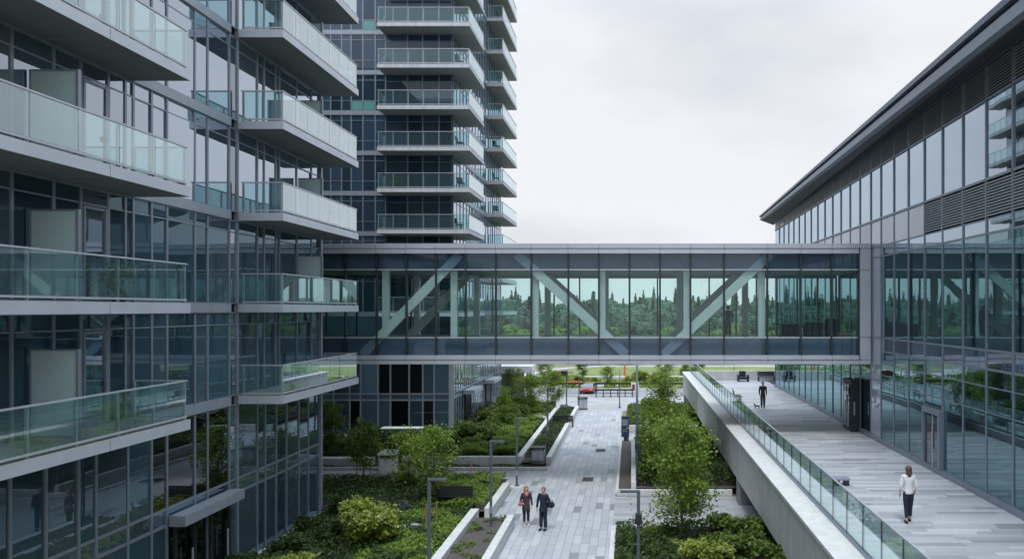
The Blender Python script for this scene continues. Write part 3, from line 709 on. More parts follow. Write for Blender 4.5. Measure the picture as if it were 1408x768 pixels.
# soil and beds
def bed(x0, x1, y0, y1, z): 
    m = MB(); m.add([(x0, y0, z), (x1, y0, z), (x1, y1, z), (x0, y1, z)], [(0, 1, 2, 3)]); return m
m = MB()
for q in ((-13.5, -6.9, 10, 38.05, .34), (-6.58, -5.24, 10, 30.9, .36), (-9.5, -6.45, 31.95, 38.05, .342), (-13, -6.74, 42.8, 66, .42), (-6.42, -5.04, 42.4, 66, .3), (-20, -5, 41.85, 42.5, .08), (-.65, 0, 36.1, 50.4, .1), (.24, 9, 36.1, 50.4, .35), (-.62, 9, 10, 29.9, .22), (-.4, 9, 54.8, 66, .3), (-20, -13, 42.5, 52.5, .1), (-20, -13.5, 32.9, 38.05, .3)):
    m.add(bed(*q).v, [(0, 1, 2, 3)])
struct('soil', m, M['soil'])

# ================================================================== PLANTS
rng = np.random.default_rng(11)
def cover(name, x0, x1, y0, y1, z, dens, size, mat, hgt=.22, thr=-.2, scale=.8):
    n = int((x1 - x0) * (y1 - y0) * dens)
    X = rng.uniform(x0, x1, n); Y = rng.uniform(y0, y1, n)
    ph = rng.uniform(0, 6, 6)
    w = np.sin(X * 2.1 * scale + ph[0] + np.sin(Y * 1.3 * scale + ph[1])) * np.cos(Y * 1.9 * scale + ph[2]) + .5 * np.sin(X * 5.2 * scale + ph[3]) * np.sin(Y * 4.7 * scale + ph[4])
    k = w > thr; X, Y, w = X[k], Y[k], w[k]
    top = z + hgt * np.clip(.35 + .5 * (w - thr), .15, 1.3)
    Z = z + (top - z) * rng.uniform(.25, 1, len(X)) ** .6
    o = leafobj(name, np.stack([X, Y, Z], 1), size, rng, M[mat], up=.8); return tag(o, kind='stuff')
cover('ground_cover', -13.3, -6.95, 14, 37.9, .34, 330, .07, 'leaf_dk', .35, -.9)
cover('ground_cover', -19, -13.3, 33, 37.9, .3, 260, .07, 'leaf_dk', .35, -1.2)
cover('ground_cover', -9.6, -6.95, 14, 31.2, .36, 420, .06, 'leaf_lt', .28, -1.4)
cover('ground_cover', -9.4, -6.5, 32.0, 37.9, .36, 420, .06, 'leaf_lt', .35, -1.4)
cover('ground_cover', -6.55, -5.28, 14, 30.8, .36, 240, .06, 'leaf_md', .2, .25, 1.3)
cover('ground_cover', -12.9, -6.8, 42.9, 65.8, .42, 200, .085, 'leaf_dk', .4, -1.2)
cover('ground_cover', -10.2, -6.8, 43.0, 56, .46, 420, .07, 'leaf_lt', .5, -1.5)
cover('ground_cover', -8.2, -6.8, 57, 65.8, .44, 300, .08, 'leaf_lt', .35, -1.4)
cover('ground_cover', -6.38, -5.08, 43.8, 65.8, .3, 260, .06, 'leaf_dk', .25, -1)
cover('ground_cover', -20, -5.2, 41.9, 42.45, .08, 260, .05, 'leaf_dk', .15, -.6)
cover('ground_cover', .3, 8.6, 36.3, 50.2, .35, 260, .08, 'leaf_dk', .6, -1.6)
cover('ground_cover', .3, 3.2, 37, 50.2, .45, 380, .07, 'leaf_lt', .6, -1.4)
cover('ground_cover', -.6, 8.6, 12, 29.8, .22, 230, .075, 'leaf_dk', .45, -1.0)
cover('ground_cover', -.5, 2.0, 24, 29.8, .22, 260, .06, 'leaf_md', .2, .2, 1.5)
cover('ground_cover', -.3, 8.5, 55, 65.8, .3, 200, .09, 'leaf_md', .5, -1.2)
cover('ground_cover', -20, -13, 42.9, 52, .1, 150, .085, 'leaf_dk', .7, -1.4)
cover('tall_grass', -45, 45, 84.2, 96.5, .02, 14, .28, 'leaf_yl', .5, .1, .25)

def tree_proto(name, H, cr, z0, nclump, per, lsize, mat, tr, seed, spread=.32, conic=False, label='', leanx=0.):
    rg = np.random.default_rng(seed); rd = random.Random(seed)
    root = empty(name, (0, 0, 0), label, 'tree', 'young trees in the planting beds')
    t = MB(); path = []
    for i in range(7):
        f = i / 6; path.append(Vector((leanx * f * f + rd.uniform(-.05, .05) * H * .12 * (i > 0), rd.uniform(-.05, .05) * H * .12 * (i > 0), H * .93 * f)))
    t.tube(path, [tr * (1 - .85 * i / 6) * (1.25 if i == 0 else 1) for i in range(7)], 8)
    cl = []
    def at(f):
        k = min(5, int(f * 6)); return path[k].lerp(path[k + 1], f * 6 - k)
    nl = max(10, nclump // 4)
    for i in range(nl):
        f = z0 / H + (1 - z0 / H) * (i + rd.random() * .8) / nl * .92
        p = at(f); fr = (f - z0 / H) / (1 - z0 / H)
        prof = (1 - fr * .85) if conic else (.55 + 1.1 * fr) * (1 if fr < .45 else max(.2, 1.25 - .95 * fr))
        L = cr * prof * rd.uniform(.6, 1.1); an = i * 2.4 + rd.uniform(-.5, .5); el = rd.uniform(.25, .8)
        q = p + Vector((math.cos(an) * L, math.sin(an) * L, L * el))
        mid = p.lerp(q, .5) + Vector((0, 0, -.05 * L))
        t.tube([p, mid, q], [tr * .38 * (1 - .6 * f), tr * .22 * (1 - .6 * f), .006], 5, False)
        for j in range(4):
            c = p.lerp(q, rd.uniform(.45, 1.08)) + Vector((rd.gauss(0, .16), rd.gauss(0, .16), rd.gauss(0, .12))) * cr
            cl.append(c)
            if j < 2: t.tube([mid, c], [tr * .14, .004], 4, False)
    for j in range(4): cl.append(at(.96) + Vector((rd.gauss(0, .08), rd.gauss(0, .08), rd.uniform(0, .06) * H)))
    t.build('trunk', M['bark'], root, True)
    C = np.concatenate([np.array(c) + rg.normal(size=(int(per * rd.uniform(.4, 1.5)), 3)) * np.array([1, 1, .7]) * spread * cr * rd.uniform(.4, .85) for c in cl])
    C = C[C[:, 2] > z0 * .55]
    leafobj('crown', C, lsize, rg, M[mat], root)
    return root
tA = tree_proto('young_tree', 5.0, 1.35, .75, 72, 80, .07, 'leaf_lt', .055, 3)
tB = tree_proto('young_tree', 5.4, 1.25, .6, 64, 52, .075, 'leaf_lt', .06, 5, .36, True)
tC = tree_proto('young_tree', 3.3, 1.0, 1.0, 48, 70, .06, 'leaf_md', .04, 8)
tD = tree_proto('young_tree', 3.6, 1.15, .7, 56, 70, .065, 'leaf_lt', .045, 12)
G = 'young trees in the planting beds'
place(tA, 1.95, 28.0, .22, .4, 1., 'airy bright green young tree in the near bed between the path and parapet', G)
place(tB, 1.95, 48.5, .35, 1.0, (1.25, 1.25, .88), 'tall narrow dense green tree beyond the tall pole right of the path', G)
place(tC, -13.75, 37.4, .34, 0, .92, 'small dark green tree on stakes next to the white recycling bin', G)
place(tD, -9.0, 33.2, .34, 2.0, 1.0, 'bushy young tree behind the dark bench, in the bed left of the couple', G)
place(copy_tree(tD), -8.3, 60.5, .42, .7, .98, 'leafy tree by the far planting bed below the bridge, left of the path', G)
place(copy_tree(tC), -11.9, 72.5, 0, 1.7, 1.0, 'small tree on the plaza beside the white roofed pavilion', G)
place(copy_tree(tA), 2.4, 33.0, .0, 2.2, .72, 'smaller light green tree standing on the cross path edge by the parapet column', G)
place(copy_tree(tB), 2.6, 58.5, .3, 3.1, .55, 'low dense tree in the far bed next to the parapet end', G)
place(copy_tree(tC), -18.3, 44, .1, .5, 1.05, 'small tree tucked behind the corner of the near apartment block, before the podium', G)
place(copy_tree(tA), 1.55, 37.2, .35, 4.0, .86, 'bright airy young tree at the hedge corner by the tall pole', G)
place(copy_tree(tD), -10.9, 35.6, .34, 4.1, .85, 'small leafy tree between the staked tree and the dark bench', G)
place(copy_tree(tB), -9.2, 52.0, .42, 2.1, .62, 'narrow young tree amid the long bed below the tower', G)
place(copy_tree(tA), -6.9, 65.0, .3, 1.1, .7, 'airy young tree at the far end of the planter left of the path', G)

for i, (x, y, sc) in enumerate(((-10.5, 88.5, 1.0), (-6.2, 92.5, .9), (4.2, 90.5, 1.1), (8.5, 93.5, 1.0), (-2.8, 86.2, .7), (6.5, 86.5, .8))):
    place(copy_tree(tC if i % 2 else tD), x, y, .0, i * 1.7, sc, 'small young tree in the rough grass beyond the road', 'young trees beyond the road')
def shrub_proto(name, r, h, n, lsize, mat, seed, label, lobes=9):
    rg = np.random.default_rng(seed); rd = random.Random(seed)
    root = empty(name, (0, 0, 0), label, 'shrub')
    C = []; t = MB()
    for i in range(lobes):
        an = rd.uniform(0, 6.28); d = r * rd.uniform(.0, .75); rr = r * rd.uniform(.28, .5)
        c = np.array([math.cos(an) * d, math.sin(an) * d, h * rd.uniform(.35, .8)])
        t.tube([(0, 0, -.05), tuple(c * np.array([.5, .5, .6])), tuple(c)], [.02, .014, .004], 5, False)
        v = rg.normal(size=(n // lobes, 3)); v /= np.linalg.norm(v, axis=1)[:, None]
        C.append(c + v * rr * np.array([1, 1, .8]) * rg.uniform(.35, 1.08, (n // lobes, 1)))
    C = np.concatenate(C); C = C[C[:, 2] > .02]
    t.build('stem', M['bark'], root, True)
    leafobj('foliage', C, lsize, rg, M[mat], root, up=.6)
    if mat == 'leaf_yl':
        K = []
        for i in range(44):
            c = C[rg.integers(len(C))]; c = c * np.array([1.04, 1.04, 1.06])
            if c[2] > h * .45: K.append(c + rg.normal(size=(26, 3)) * np.array([.05, .05, .03]))
        leafobj('flower_heads', np.concatenate(K), .03, rg, M['flower'], root, up=.8)
    return root
sh = {
 'dk': shrub_proto('shrub', .75, 1.0, 2200, .06, 'leaf_dk', 21, ''), 'md': shrub_proto('shrub', .7, .95, 1900, .065, 'leaf_md', 22, ''),
 'lt': shrub_proto('shrub', .6, .8, 1700, .055, 'leaf_lt', 23, ''), 'yl': shrub_proto('shrub', .95, 1.3, 3000, .065, 'leaf_yl', 24, '', 14),
 'gy': shrub_proto('shrub', .55, .5, 1200, .05, 'leaf_gy', 25, ''), 'rd': shrub_proto('shrub', .5, .5, 1100, .05, 'leaf_rd', 26, '')}
used = set()
def shrub(k, x, y, z, s, label, group):
    o = sh[k] if k not in used else copy_tree(sh[k]); used.add(k)
    o['category'] = 'shrub'
    return place(o, x, y, z, random.uniform(0, 6.28), (s, s, s * random.uniform(.85, 1.15)), label, group)
shrub('yl', -10.1, 27.3, .3, 1.45, 'large yellow green shrub with pale flower heads in the left foreground', 'foreground shrubs')
shrub('yl', -11.0, 23.2, .3, .9, 'smaller yellow green shrub close to the near apartment block', 'foreground shrubs')
shrub('yl', 2.6, 24.6, .2, 1.05, 'yellow green shrub at the foot of the airy young tree', 'foreground shrubs')
shrub('rd', -11.6, 37.2, .3, 1.0, 'russet low shrub under the staked small tree', 'foreground shrubs')
for x, y, s in ((-12.6, 24.0, 1.0), (-12.3, 26.2, 1.1), (-12.7, 28.6, .9), (-11.6, 27.6, .9), (-12.4, 31.4, 1.0), (-11.4, 30.4, .8), (-12.6, 22.0, 1.0), (-11.4, 21.3, .9), (-10.0, 21.8, .9)):
    shrub('dk', x, y, .3, s, 'dark green shrub in the bed at the foot of the near apartment block', 'shrubs by the near apartment block')
for x, y, s in ((-10.6, 30.6, .9), (-9.9, 31.2, 1.0), (-11.2, 32.4, .8), (-10.5, 29.4, .8)):
    shrub('gy', x, y, .34, s, 'grey green low shrub behind the yellow shrub in the left bed', 'grey green shrubs')
for i in range(46):
    y = random.uniform(44, 65); x = random.uniform(-11.4, -9.2 if y < 55 else -8.0)
    k = random.choice(['dk', 'md', 'md', 'md', 'lt'])
    shrub(k, x, y, .4, random.uniform(.8, 1.45), {'dk': 'dark green shrub in the long bed below the tower', 'md': 'mid green shrub in the long bed below the tower', 'lt': 'bright green shrub in the long bed below the tower'}[k], 'shrubs below the tower')
for i in range(14):
    shrub(random.choice(['dk', 'md']), -19.5 + i * .48, random.uniform(43.6, 47), .1, random.uniform(.9, 1.2), 'leafy shrub in the hedge in front of the dark tower podium', 'hedge shrubs before the podium')
for i in range(16):
    shrub('dk', random.uniform(1.6, 7.5), random.uniform(37, 49.5), .3, random.uniform(.8, 1.3), 'dark green shrub growing under the raised walkway', 'shrubs under the walkway')
for x, y, s in ((3.6, 28.6, 1.1), (4.3, 27.2, 1.2), (4.0, 25.6, 1.2), (5.2, 28.4, 1.0), (3.1, 26.6, .9), (5.0, 24.6, 1.2), (3.4, 22.9, 1.1), (1.6, 23.4, .8)):
    shrub('md', x, y, .2, s, 'mid green shrub at the foot of the concrete parapet in the near bed', 'shrubs by the parapet')
for x, y, s in ((.9, 28.7, .7), (.6, 26.9, .6), (1.5, 27.0, .7)):
    shrub('lt', x, y, .2, s, 'small bright green shrub in the near bed right of the path', 'small bright shrubs')
for i in range(10):
    shrub(random.choice(['md', 'lt']), random.uniform(.4, 4.5), random.uniform(55.5, 65), .3, random.uniform(.7, 1.2), 'green shrub in the far bed right of the path', 'far bed shrubs')
for i in range(6):
    shrub('lt', random.uniform(-16, 2), random.uniform(87, 96), 0, random.uniform(.6, 1.1), 'bright green bush in the rough grass by the road', 'bushes in the rough grass')
for x, y, s in ((.0, 89, 1.0), (1.2, 90, 1.1), (2.8, 88.6, .9)):
    shrub('yl', x, y, 0, s, 'yellow green bush in the rough grass beyond the road', 'yellow bushes beyond the road')

# far wood
def wood(name, count, y0, y1, hlo, hhi, grow, leaf, mat, seed, pw=1.2, cone=.3):
    """a far wood: lumpy solid crowns, some pointed, feathered with leaf tufts"""
    rg = np.random.default_rng(seed); VV_, nq = [], 0
    nu, nv = 12, 9
    th = np.arange(nu) * 2 * np.pi / nu; ph = np.linspace(-.5 * np.pi, .5 * np.pi, nv + 1)
    for i in range(count):
        Y = y0 + (y1 - y0) * rg.random() ** pw; X = rg.uniform(-1.1, .95) * Y * .7
        h = rg.uniform(hlo, hhi) + (Y - y0) * grow; pointed = rg.random() < cone
        r = h * (rg.uniform(.15, .22) if pointed else rg.uniform(.26, .42)); h *= rg.uniform(1.1, 1.4) if pointed else 1
        def rad(t, p):
            base = np.maximum(.03, (.5 - .5 * np.sin(p)) ** .8) if pointed else np.cos(p) ** .7
            return base * (1 + .16 * np.sin(t * 3 + k1 + p * 4) + .12 * np.sin(t * 5 - p * 6 + k2))
        k1, k2 = rg.uniform(0, 6, 2)
        T, P_ = np.meshgrid(th, ph); rr = rad(T, P_) * r * .9
        G = np.stack([X + rr * np.cos(T), Y + rr * np.sin(T), h * (.53 + .47 * np.sin(P_)) * np.ones_like(T)], -1)
        q = np.stack([G[:-1], np.roll(G[:-1], -1, 1), np.roll(G[1:], -1, 1), G[1:]], 2).reshape(-1, 3); VV_.append(q)
        n = 260 if Y < 200 else 150
        t = rg.uniform(0, 2 * np.pi, n); p = np.arcsin(rg.uniform(-.7, 1, n)); rr = rad(t, p) * r * rg.uniform(.88, 1.1, n)
        C = np.stack([X + rr * np.cos(t), Y + rr * np.sin(t), h * (.53 + .47 * np.sin(p)) + rg.uniform(-.2, .25, n)], 1)
        VV_.append(leaves(C, leaf, rg, up=.5))
    V = np.concatenate(VV_)
    o = bpy.data.objects.new(name, npmesh(name, V, quads(len(V) // 4), M[mat])); COL.objects.link(o); return tag(o, kind='stuff')
wood('far_wood', 900, 150, 310, 6.0, 9.5, .032, .34, 'forest', 31)
wood('wood_edge', 170, 121, 150, 2.6, 5.2, .06, .26, 'leaf_md', 32, 1., .05)
def conifer_proto(H, seed, mat):
    rg = np.random.default_rng(seed); root = empty('conifer', (0, 0, 0), '', 'tree')
    t = MB(); t.tube([(0, 0, 0), (0, 0, H * .5), (0, 0, H)], [.28, .17, .02], 7); t.build('trunk', M['bark'], root, True)
    C = []
    for i in range(26):
        f = i / 26; z = H * (.12 + .88 * f); L = H * .19 * (1 - f) ** .85 + .15; nb = int(13 - 5 * f)
        for b in range(nb):
            an = rg.uniform(0, 6.28); l = L * rg.uniform(.55, 1.1); s = rg.uniform(.1, 1, 16)
            C.append(np.stack([np.cos(an) * l * s, np.sin(an) * l * s, z - .28 * l * s + .05 * rg.normal(size=16)], 1) + rg.normal(size=(16, 3)) * .09)
    leafobj('crown', np.concatenate(C), .34, rg, M[mat], root, up=.5, aspect=.45); return root
c1, c2 = conifer_proto(14, 41, 'conifer'), conifer_proto(12, 42, 'conifer')
first = {1: c1, 2: c2}
for i, (u, v, Y) in enumerate(((816, 404, 225), (880, 412, 235), (1040, 412, 230), (728, 411, 225))):
    k = 1 + i % 2; p = {1: 14., 2: 12.}[k]; h = VZ(v, Y) + 1
    o = first.pop(k) if k in first else copy_tree((c1, c2)[k - 1])
    place(o, UX(u, Y), Y, 0, i * 1.3, h / p, 'tallest pointed conifer on the skyline, seen through the bridge windows' if i == 0 else 'pointed dark conifer rising above the far wood behind the bridge', 'conifers above the far wood')

# ================================================================== STREET FURNITURE
def lamp_proto(h=3.4):
    root = empty('street_lamp', (0, 0, 0), '', 'street lamp')
    m = MB(); m.box(-.05, .05, -.05, .05, .02, h); m.build('pole', M['lamp'], root, bevel=.01)
    m = MB(); m.box(-.05, .56, -.06, .06, h + .001, h + .07); hd = m.build('lamp_head', M['lamp'], root, bevel=.01)
    m = MB(); m.box(.12, .52, -.045, .045, h - .008, h); m.build('lens', M['lampglass'], hd)
    m = MB(); m.box(-.12, .12, -.12, .12, 0, .02); m.build('base_plate', M['lamp'], root)
    m = MB(); m.box(-.065, .065, -.07, -.052, .5, .8); m.build('hatch', M['binmetal'], root)
    return root
lp = lamp_proto(); LG = 'lamp posts along the path'
place(lp, -6.5, 23.4, .3, 0, 1, 'grey lamp post in the left foreground bed in front of the yellow green shrub', LG)
for x, y, z, rz, lab in ((-5.75, 29.8, .36, 0, 'grey lamp post in the mulch strip left of the couple'), (-5.9, 37.5, .12, 0, 'grey lamp post on a round concrete foot behind the couple'),
                     (-5.8, 50.5, .3, 0, 'grey lamp post in the planting strip beyond the litter bin'), (.22, 22.2, .22, math.pi, 'grey lamp post with control box in the near bed right of the path'),
                     (-5.6, 63, .3, 0, 'farthest grey lamp post at the end of the planting strip')):
    o = copy_tree(lp); place(o, x, y, z, rz, 1, lab, LG)
    if rz:
        m = MB(); m.box(-.1, .1, -.12, .12, 2.45, 2.75); b = m.build('control_box', M['charcoal'], o)
m = MB(); m.tube([(-5.9, 37.5, .005), (-5.9, 37.5, .12)], [.42, .40], 20); tag(m.build('concrete_footing', M['conc'], None), 'round concrete footing under the lamp post behind the couple', 'footing')
def pole(x, y, z0, z1, r, label, mat='lamp', boxes=()):
    root = empty('pole', (x, y, z0), label, 'pole', 'plain poles')
    m = MB(); m.tube([(x, y, z0), (x, y, z1)], [r, r * .75], 10); m.build('shaft', M[mat], root, True)
    m = MB(); m.tube([(x, y, z0), (x, y, z0 + .1)], [r * 2.2, r * 2.0], 10); m.build('base_collar', M[mat], root)
    for z in boxes: m = MB(); m.box(x - .1, x + .1, y - .14, y + .02, z, z + .35); m.build('control_box', M['charcoal'], root)
pole(.29, 36.45, .1, 6.4, .07, 'tall slender grey pole at the bed corner right of the path', boxes=(2.2,))
pole(UX(796, 76), 76, 0, VZ(508, 76), .05, 'thin dark pole on the plaza in front of the red car')
pole(UX(852, 68), 68, 0, VZ(508, 68), .055, 'thin grey pole at the far end of the paved path')
pole(UX(840, 96), 96, 0, VZ(508, 96), .12, 'thick dark post standing at the lawn edge')
pole(UX(705, 78), 78, 0, VZ(505, 78), .05, 'thin pole beside the white roofed pavilion')
pole(UX(1009, 95), 95, 0, VZ(500, 95), .06, 'thin pole beyond the far walkway wall')
m = MB(); m.tube([(UX(859, 100), 100, .0), (UX(859, 100), 100, 1.6)], [.16, .11], 10); m.tube([(UX(859, 100), 100, 0), (UX(859, 100), 100, .08)], .3, 10); tag(m.build('marker_post', M['orange'], None), 'orange marker post on the lawn', 'post')

def bench(name='bench'):
    root = empty(name, (0, 0, 0), '', 'bench')
    m = MB()
    for i in range(4): m.box(-.85, .85, -.3 + i * .145, -.3 + i * .145 + .12, .43, .48)
    m.build('seat', M['charcoal'], root, bevel=.008)
    m = MB()
    for i in range(4): m.hexa([(-.85, .27 + i * .02, .52 + i * .115), (.85, .27 + i * .02, .52 + i * .115), (.85, .31 + i * .02, .52 + i * .115), (-.85, .31 + i * .02, .52 + i * .115), (-.85, .285 + i * .02, .62 + i * .115), (.85, .285 + i * .02, .62 + i * .115), (.85, .325 + i * .02, .62 + i * .115), (-.85, .325 + i * .02, .62 + i * .115)])
    m.build('backrest', M['charcoal'], root)
    for s in (-.8, .8):
        m = MB(); m.box(s - .04, s + .04, -.28, .30, 0, .05); m.box(s - .04, s + .04, -.26, -.18, .05, .43); m.box(s - .04, s + .04, .2, .28, .05, .43); m.build('leg', M['charcoal'], root)
    return root
b0 = bench(); BG = 'dark benches'
place(b0, -7.95, 32.9, .34, math.pi, 1, 'dark slatted bench in the left bed near the couple', BG)
place(copy_tree(b0), -5.35, 57.1, 0.02, math.pi, .95, 'dark slatted bench between the planter walls far along the path', BG)
place(copy_tree(b0), UX(1014, 51.5), 51.5, DZ, 1.5, .85, 'dark bench on the walkway close behind the glass balustrade and the man in black', BG)
place(copy_tree(b0), UX(1055, 65.5), 65.9, DZ, 0, .9, 'dark bench against the far walkway wall beside the office glass', BG)
x, y = UX(1158, 27), 27
root = empty('stool_bench', (x, y, DZ), 'low backless grey bench behind the glass balustrade near the woman in white', 'bench')
m = MB(); m.box(x - .3, x + .25, y - .2, y + .2, DZ + .20, DZ + .27); m.build('seat', M['band'], root, bevel=.01)
for a in (-.22, .13): m = MB(); m.box(x + a - .05, x + a + .08, y - .18, y + .18, DZ + .002, DZ + .20); m.build('leg', M['charcoal'], root)
# dark padded chair by the wall
root = empty('lounge_chair', (UX(1022, 65.6), 65.7, DZ), 'square dark lounge chair against the far walkway wall', 'chair'); x, y, z = root.location
m = MB(); m.box(x - .38, x + .38, y - .35, y + .3, z + .2, z + .45); m.build('seat', M['charcoal'], root, bevel=.04)
m = MB(); m.box(x - .3, x + .3, y + .3, y + .5, z + .2, z + .92); m.build('backrest', M['charcoal'], root, bevel=.04)
for s in (-1, 1): m = MB(); m.box(x + s * .39, x + s * .5, y - .35, y + .45, z, z + .6); m.build('armrest', M['charcoal'], root, bevel=.03)

def litter_bin():
    root = empty('litter_bin', (0, 0, 0), '', 'litter bin')
    m = MB(); m.box(-.34, .34, -.28, .28, .06, .82); m.build('body', M['binmetal'], root, bevel=.02)
    m = MB(); m.box(-.38, .38, -.32, .32, .9, .96); m.box(-.34, -.29, -.28, .28, .82, .9); m.box(.29, .34, -.28, .28, .82, .9); m.build('lid', M['charcoal'], root, bevel=.015)
    m = MB(); m.box(-.3, -.03, -.292, -.282, .12, .76); m.build('door', M['rail'], root); m = MB(); m.box(.03, .3, -.292, -.282, .12, .76); m.build('door', M['rail'], root)
    m = MB(); m.box(-.36, .36, -.3, .3, 0, .06); m.build('base', M['charcoal'], root); return root
bn = litter_bin(); place(bn, -5.5, 43.1, .3 - .28, 0, 1.1, 'grey steel litter bin at the planter corner by the cross path', 'litter bins')
place(copy_tree(bn), -4.5, 67.0, .005, .3, 1.15, 'pale litter bin at the far end of the path', 'litter bins')
# white recycling unit
root = empty('recycling_bin', (-13.7, 41.0, 0), 'white boxy recycling bin with sloped open hood beside the cross path', 'bin'); x, y = -13.7, 41.0
m = MB(); m.box(x - .46, x + .46, y - .3, y + .3, .03, .82); m.build('body', M['signwhite'], root, bevel=.03)
m = MB(); m.prism([(y - .3, .82), (y - .3, 1.05), (y + .3, 1.2), (y + .3, .82)], 'x', x - .46, x - .4); m.prism([(y - .3, .82), (y - .3, 1.05), (y + .3, 1.2), (y + .3, .82)], 'x', x + .4, x + .46)
m.prism([(y - .36, 1.04), (y - .36, 1.09), (y + .34, 1.26), (y + .34, 1.2)], 'x', x - .5, x + .5); m.build('hood', M['signwhite'], root)
m = MB(); m.box(x - .39, x + .39, y + .2, y + .28, .83, 1.16); m.build('opening', M['black'], root)
m = MB(); m.box(x - .5, x + .5, y - .33, y + .33, 0.004, .03); m.build('base', M['conc'], root)
# seat wall by the bed
m = MB(); m.box(-20, -15, 42.1, 42.6, .12, .5); m.box(-20, -15, 42.05, 42.65, .502, .58); tag(m.build('seat_wall', M['conc_wall'], None, bevel=.015), 'low pale seat wall left of the white recycling bin', 'wall')
# totem sign
x, y = -.42, 50.8
root = empty('totem_sign', (x, y, .004), 'dark blue totem sign standing at the right edge of the path', 'sign')
m = MB(); m.box(x - .27, x + .27, y - .08, y + .08, .3, 1.75); m.build('panel', M['signblue'], root, bevel=.01)
m = MB(); m.box(x - .2, x + .2, y - .088, y - .082, 1.1, 1.55); m.box(x - .2, x + .12, y - .088, y - .082, .8, .84); m.box(x - .2, x + .16, y - .088, y - .082, .68, .72); m.build('panel_insert', M['binmetal'], root)
m = MB(); m.box(x - .1, x + .25, y - .06, y + .06, 0.004, .3); m.build('base', M['charcoal'], root)
# cream sign on thin pole, white framed table, white notice board
x, y = UX(495.5, 46), 46
root = empty('post_sign', (x, y, 0), 'small cream square sign on a thin pole in front of the dark podium', 'sign')
m = MB(); m.tube([(x, y, .1), (x, y, 2.4)], .022, 8); m.build('pole', M['rail'], root); m = MB(); m.box(x - .17, x + .17, y - .035, y - .023, 2.0, 2.42); m.build('panel', M['cream'], root)
x, y = UX(551, 49), 49.4
root = empty('picnic_table', (x, y, 0), 'long white edged table half hidden by the hedge before the podium', 'table')
m = MB(); m.box(x - 1.4, x + 1.4, y - .35, y + .35, 1.12, 1.2); m.build('tabletop', M['signwhite'], root, bevel=.02)
for s in (-1.25, 0, 1.25): m = MB(); m.box(x + s - .06, x + s + .06, y - .3, y + .3, .1, 1.12); m.build('leg', M['rail'], root)
x, y = UX(873, 78), 78
root = empty('notice_board', (x, y, 0), 'white notice board with a red patch by the road', 'sign')
m = MB(); m.box(x - .42, x + .42, y - .06, y + .06, .35, 1.35); m.build('panel', M['signwhite'], root, bevel=.02); m = MB(); m.box(x - .3, x + .0, y - .068, y - .062, .55, 1.15); m.build('red_patch', M['red'], root)
for s in (-.3, .3): m = MB(); m.box(x + s - .04, x + s + .04, y - .04, y + .04, 0, .35); m.build('leg', M['charcoal'], root)
# road barrier rail
x0, x1, y = UX(818, 77.6), UX(872, 77.6), 76.2
root = empty('barrier_rail', ((x0 + x1) / 2, y, 0), 'low dark barrier rail at the plaza edge beside the road', 'railing')
m = MB(); m.bar((x0, y, .78), (x1, y, .78), .08, .16); m.bar((x0, y, .42), (x1, y, .42), .06, .06); m.build('rail', M['charcoal'], root)
for i in range(6): xx = x0 + .2 + (x1 - x0 - .4) * i / 5; m = MB(); m.box(xx - .05, xx + .05, y + .05, y + .13, .004, .82); m.build('post', M['charcoal'], root)
root = empty('barrier_rail', (-8, 84.4, 0), 'long dark guard rail along the far side of the road', 'railing')
m = MB(); m.bar((-18, 84.4, .6), (6, 84.4, .6), .08, .22); m.build('rail', M['charcoal'], root)
for i in range(13): m = MB(); m.box(-18 + i * 2 - .05, -18 + i * 2 + .05, 84.45, 84.55, 0, .7); m.build('post', M['charcoal'], root)
# inflatable style colour strip: orange/yellow barrier
root = empty('road_barrier', (UX(790, 88), 88, 0), 'low orange and yellow road barrier in the rough grass', 'barrier'); x = UX(790, 88)
m = MB(); m.box(x - .9, x + .9, 87.9, 88.1, .2, .4); m.build('panel', M['yellow'], root); m = MB(); m.box(x - .9, x + .9, 87.9, 88.1, .402, .55); m.build('panel', M['orange'], root)
for s in (-.7, .7): m = MB(); m.box(x + s - .06, x + s + .06, 87.7, 88.3, .02, .2); m.build('foot', M['charcoal'], root)
# pavilion with a thick white roof
x0, x1, y0, y1 = UX(684, 76), UX(735, 76), 76.5, 84
x0 -= 6
root = empty('pavilion', ((x0 + x1) / 2, 80, 0), 'small open pavilion with thick white flat roof left of the lawn', 'pavilion')
m = MB(); m.box(x0, x1, 74.2, 76.9, 2.7, 3.4); m.build('roof', M['signwhite'], root, bevel=.03)
for xx in (x0 + .4, (x0 + x1) / 2, x1 - .5):
    for yy in (74.5, 76.5): m = MB(); m.box(xx - .08, xx + .08, yy - .08, yy + .08, 0, 2.7); m.build('post', M['lamp'], root)
m = MB(); m.box(x0 + .3, x1 - 1.2, 76.6, 76.75, .004, 2.6); m.build('back_wall', M['conc_dk'], root)
# stakes and boulders
for (x, y, z, lab) in ((-14.1, 37.3, .34, 'left wooden stake of the small tree by the recycling bin'), (-13.4, 37.3, .34, 'right wooden stake of the small tree by the recycling bin'), (-8.25, 29.2, .34, 'wooden stake in the ground cover nearest the foreground lamp post'), (-7.95, 29.6, .34, 'second wooden stake in the ground cover, beside the first'), (-8.3, 37.6, .34, 'wooden stake at the cross path kerb behind the bench')):
    m = MB(); m.tube([(x, y, z - .1), (x + .03, y, z + 1.05)], [.035, .03], 7); tag(m.build('wooden_stake', M['stake'], None), lab, 'stake', 'wooden tree stakes')
def boulder(x, y, z, r, lab, sc=(1, .8, .5)):
    m = MB(); m.sphere((x, y, z), r, 12, 8, sc); rd = random.Random(int(x * 100))
    m.v = [(a + rd.uniform(-.1, .1) * r, b + rd.uniform(-.1, .1) * r, c + rd.uniform(-.06, .06) * r) for a, b, c in m.v]
    tag(m.build('boulder', M['stone'], None, True), lab, 'boulder', 'pale boulders')
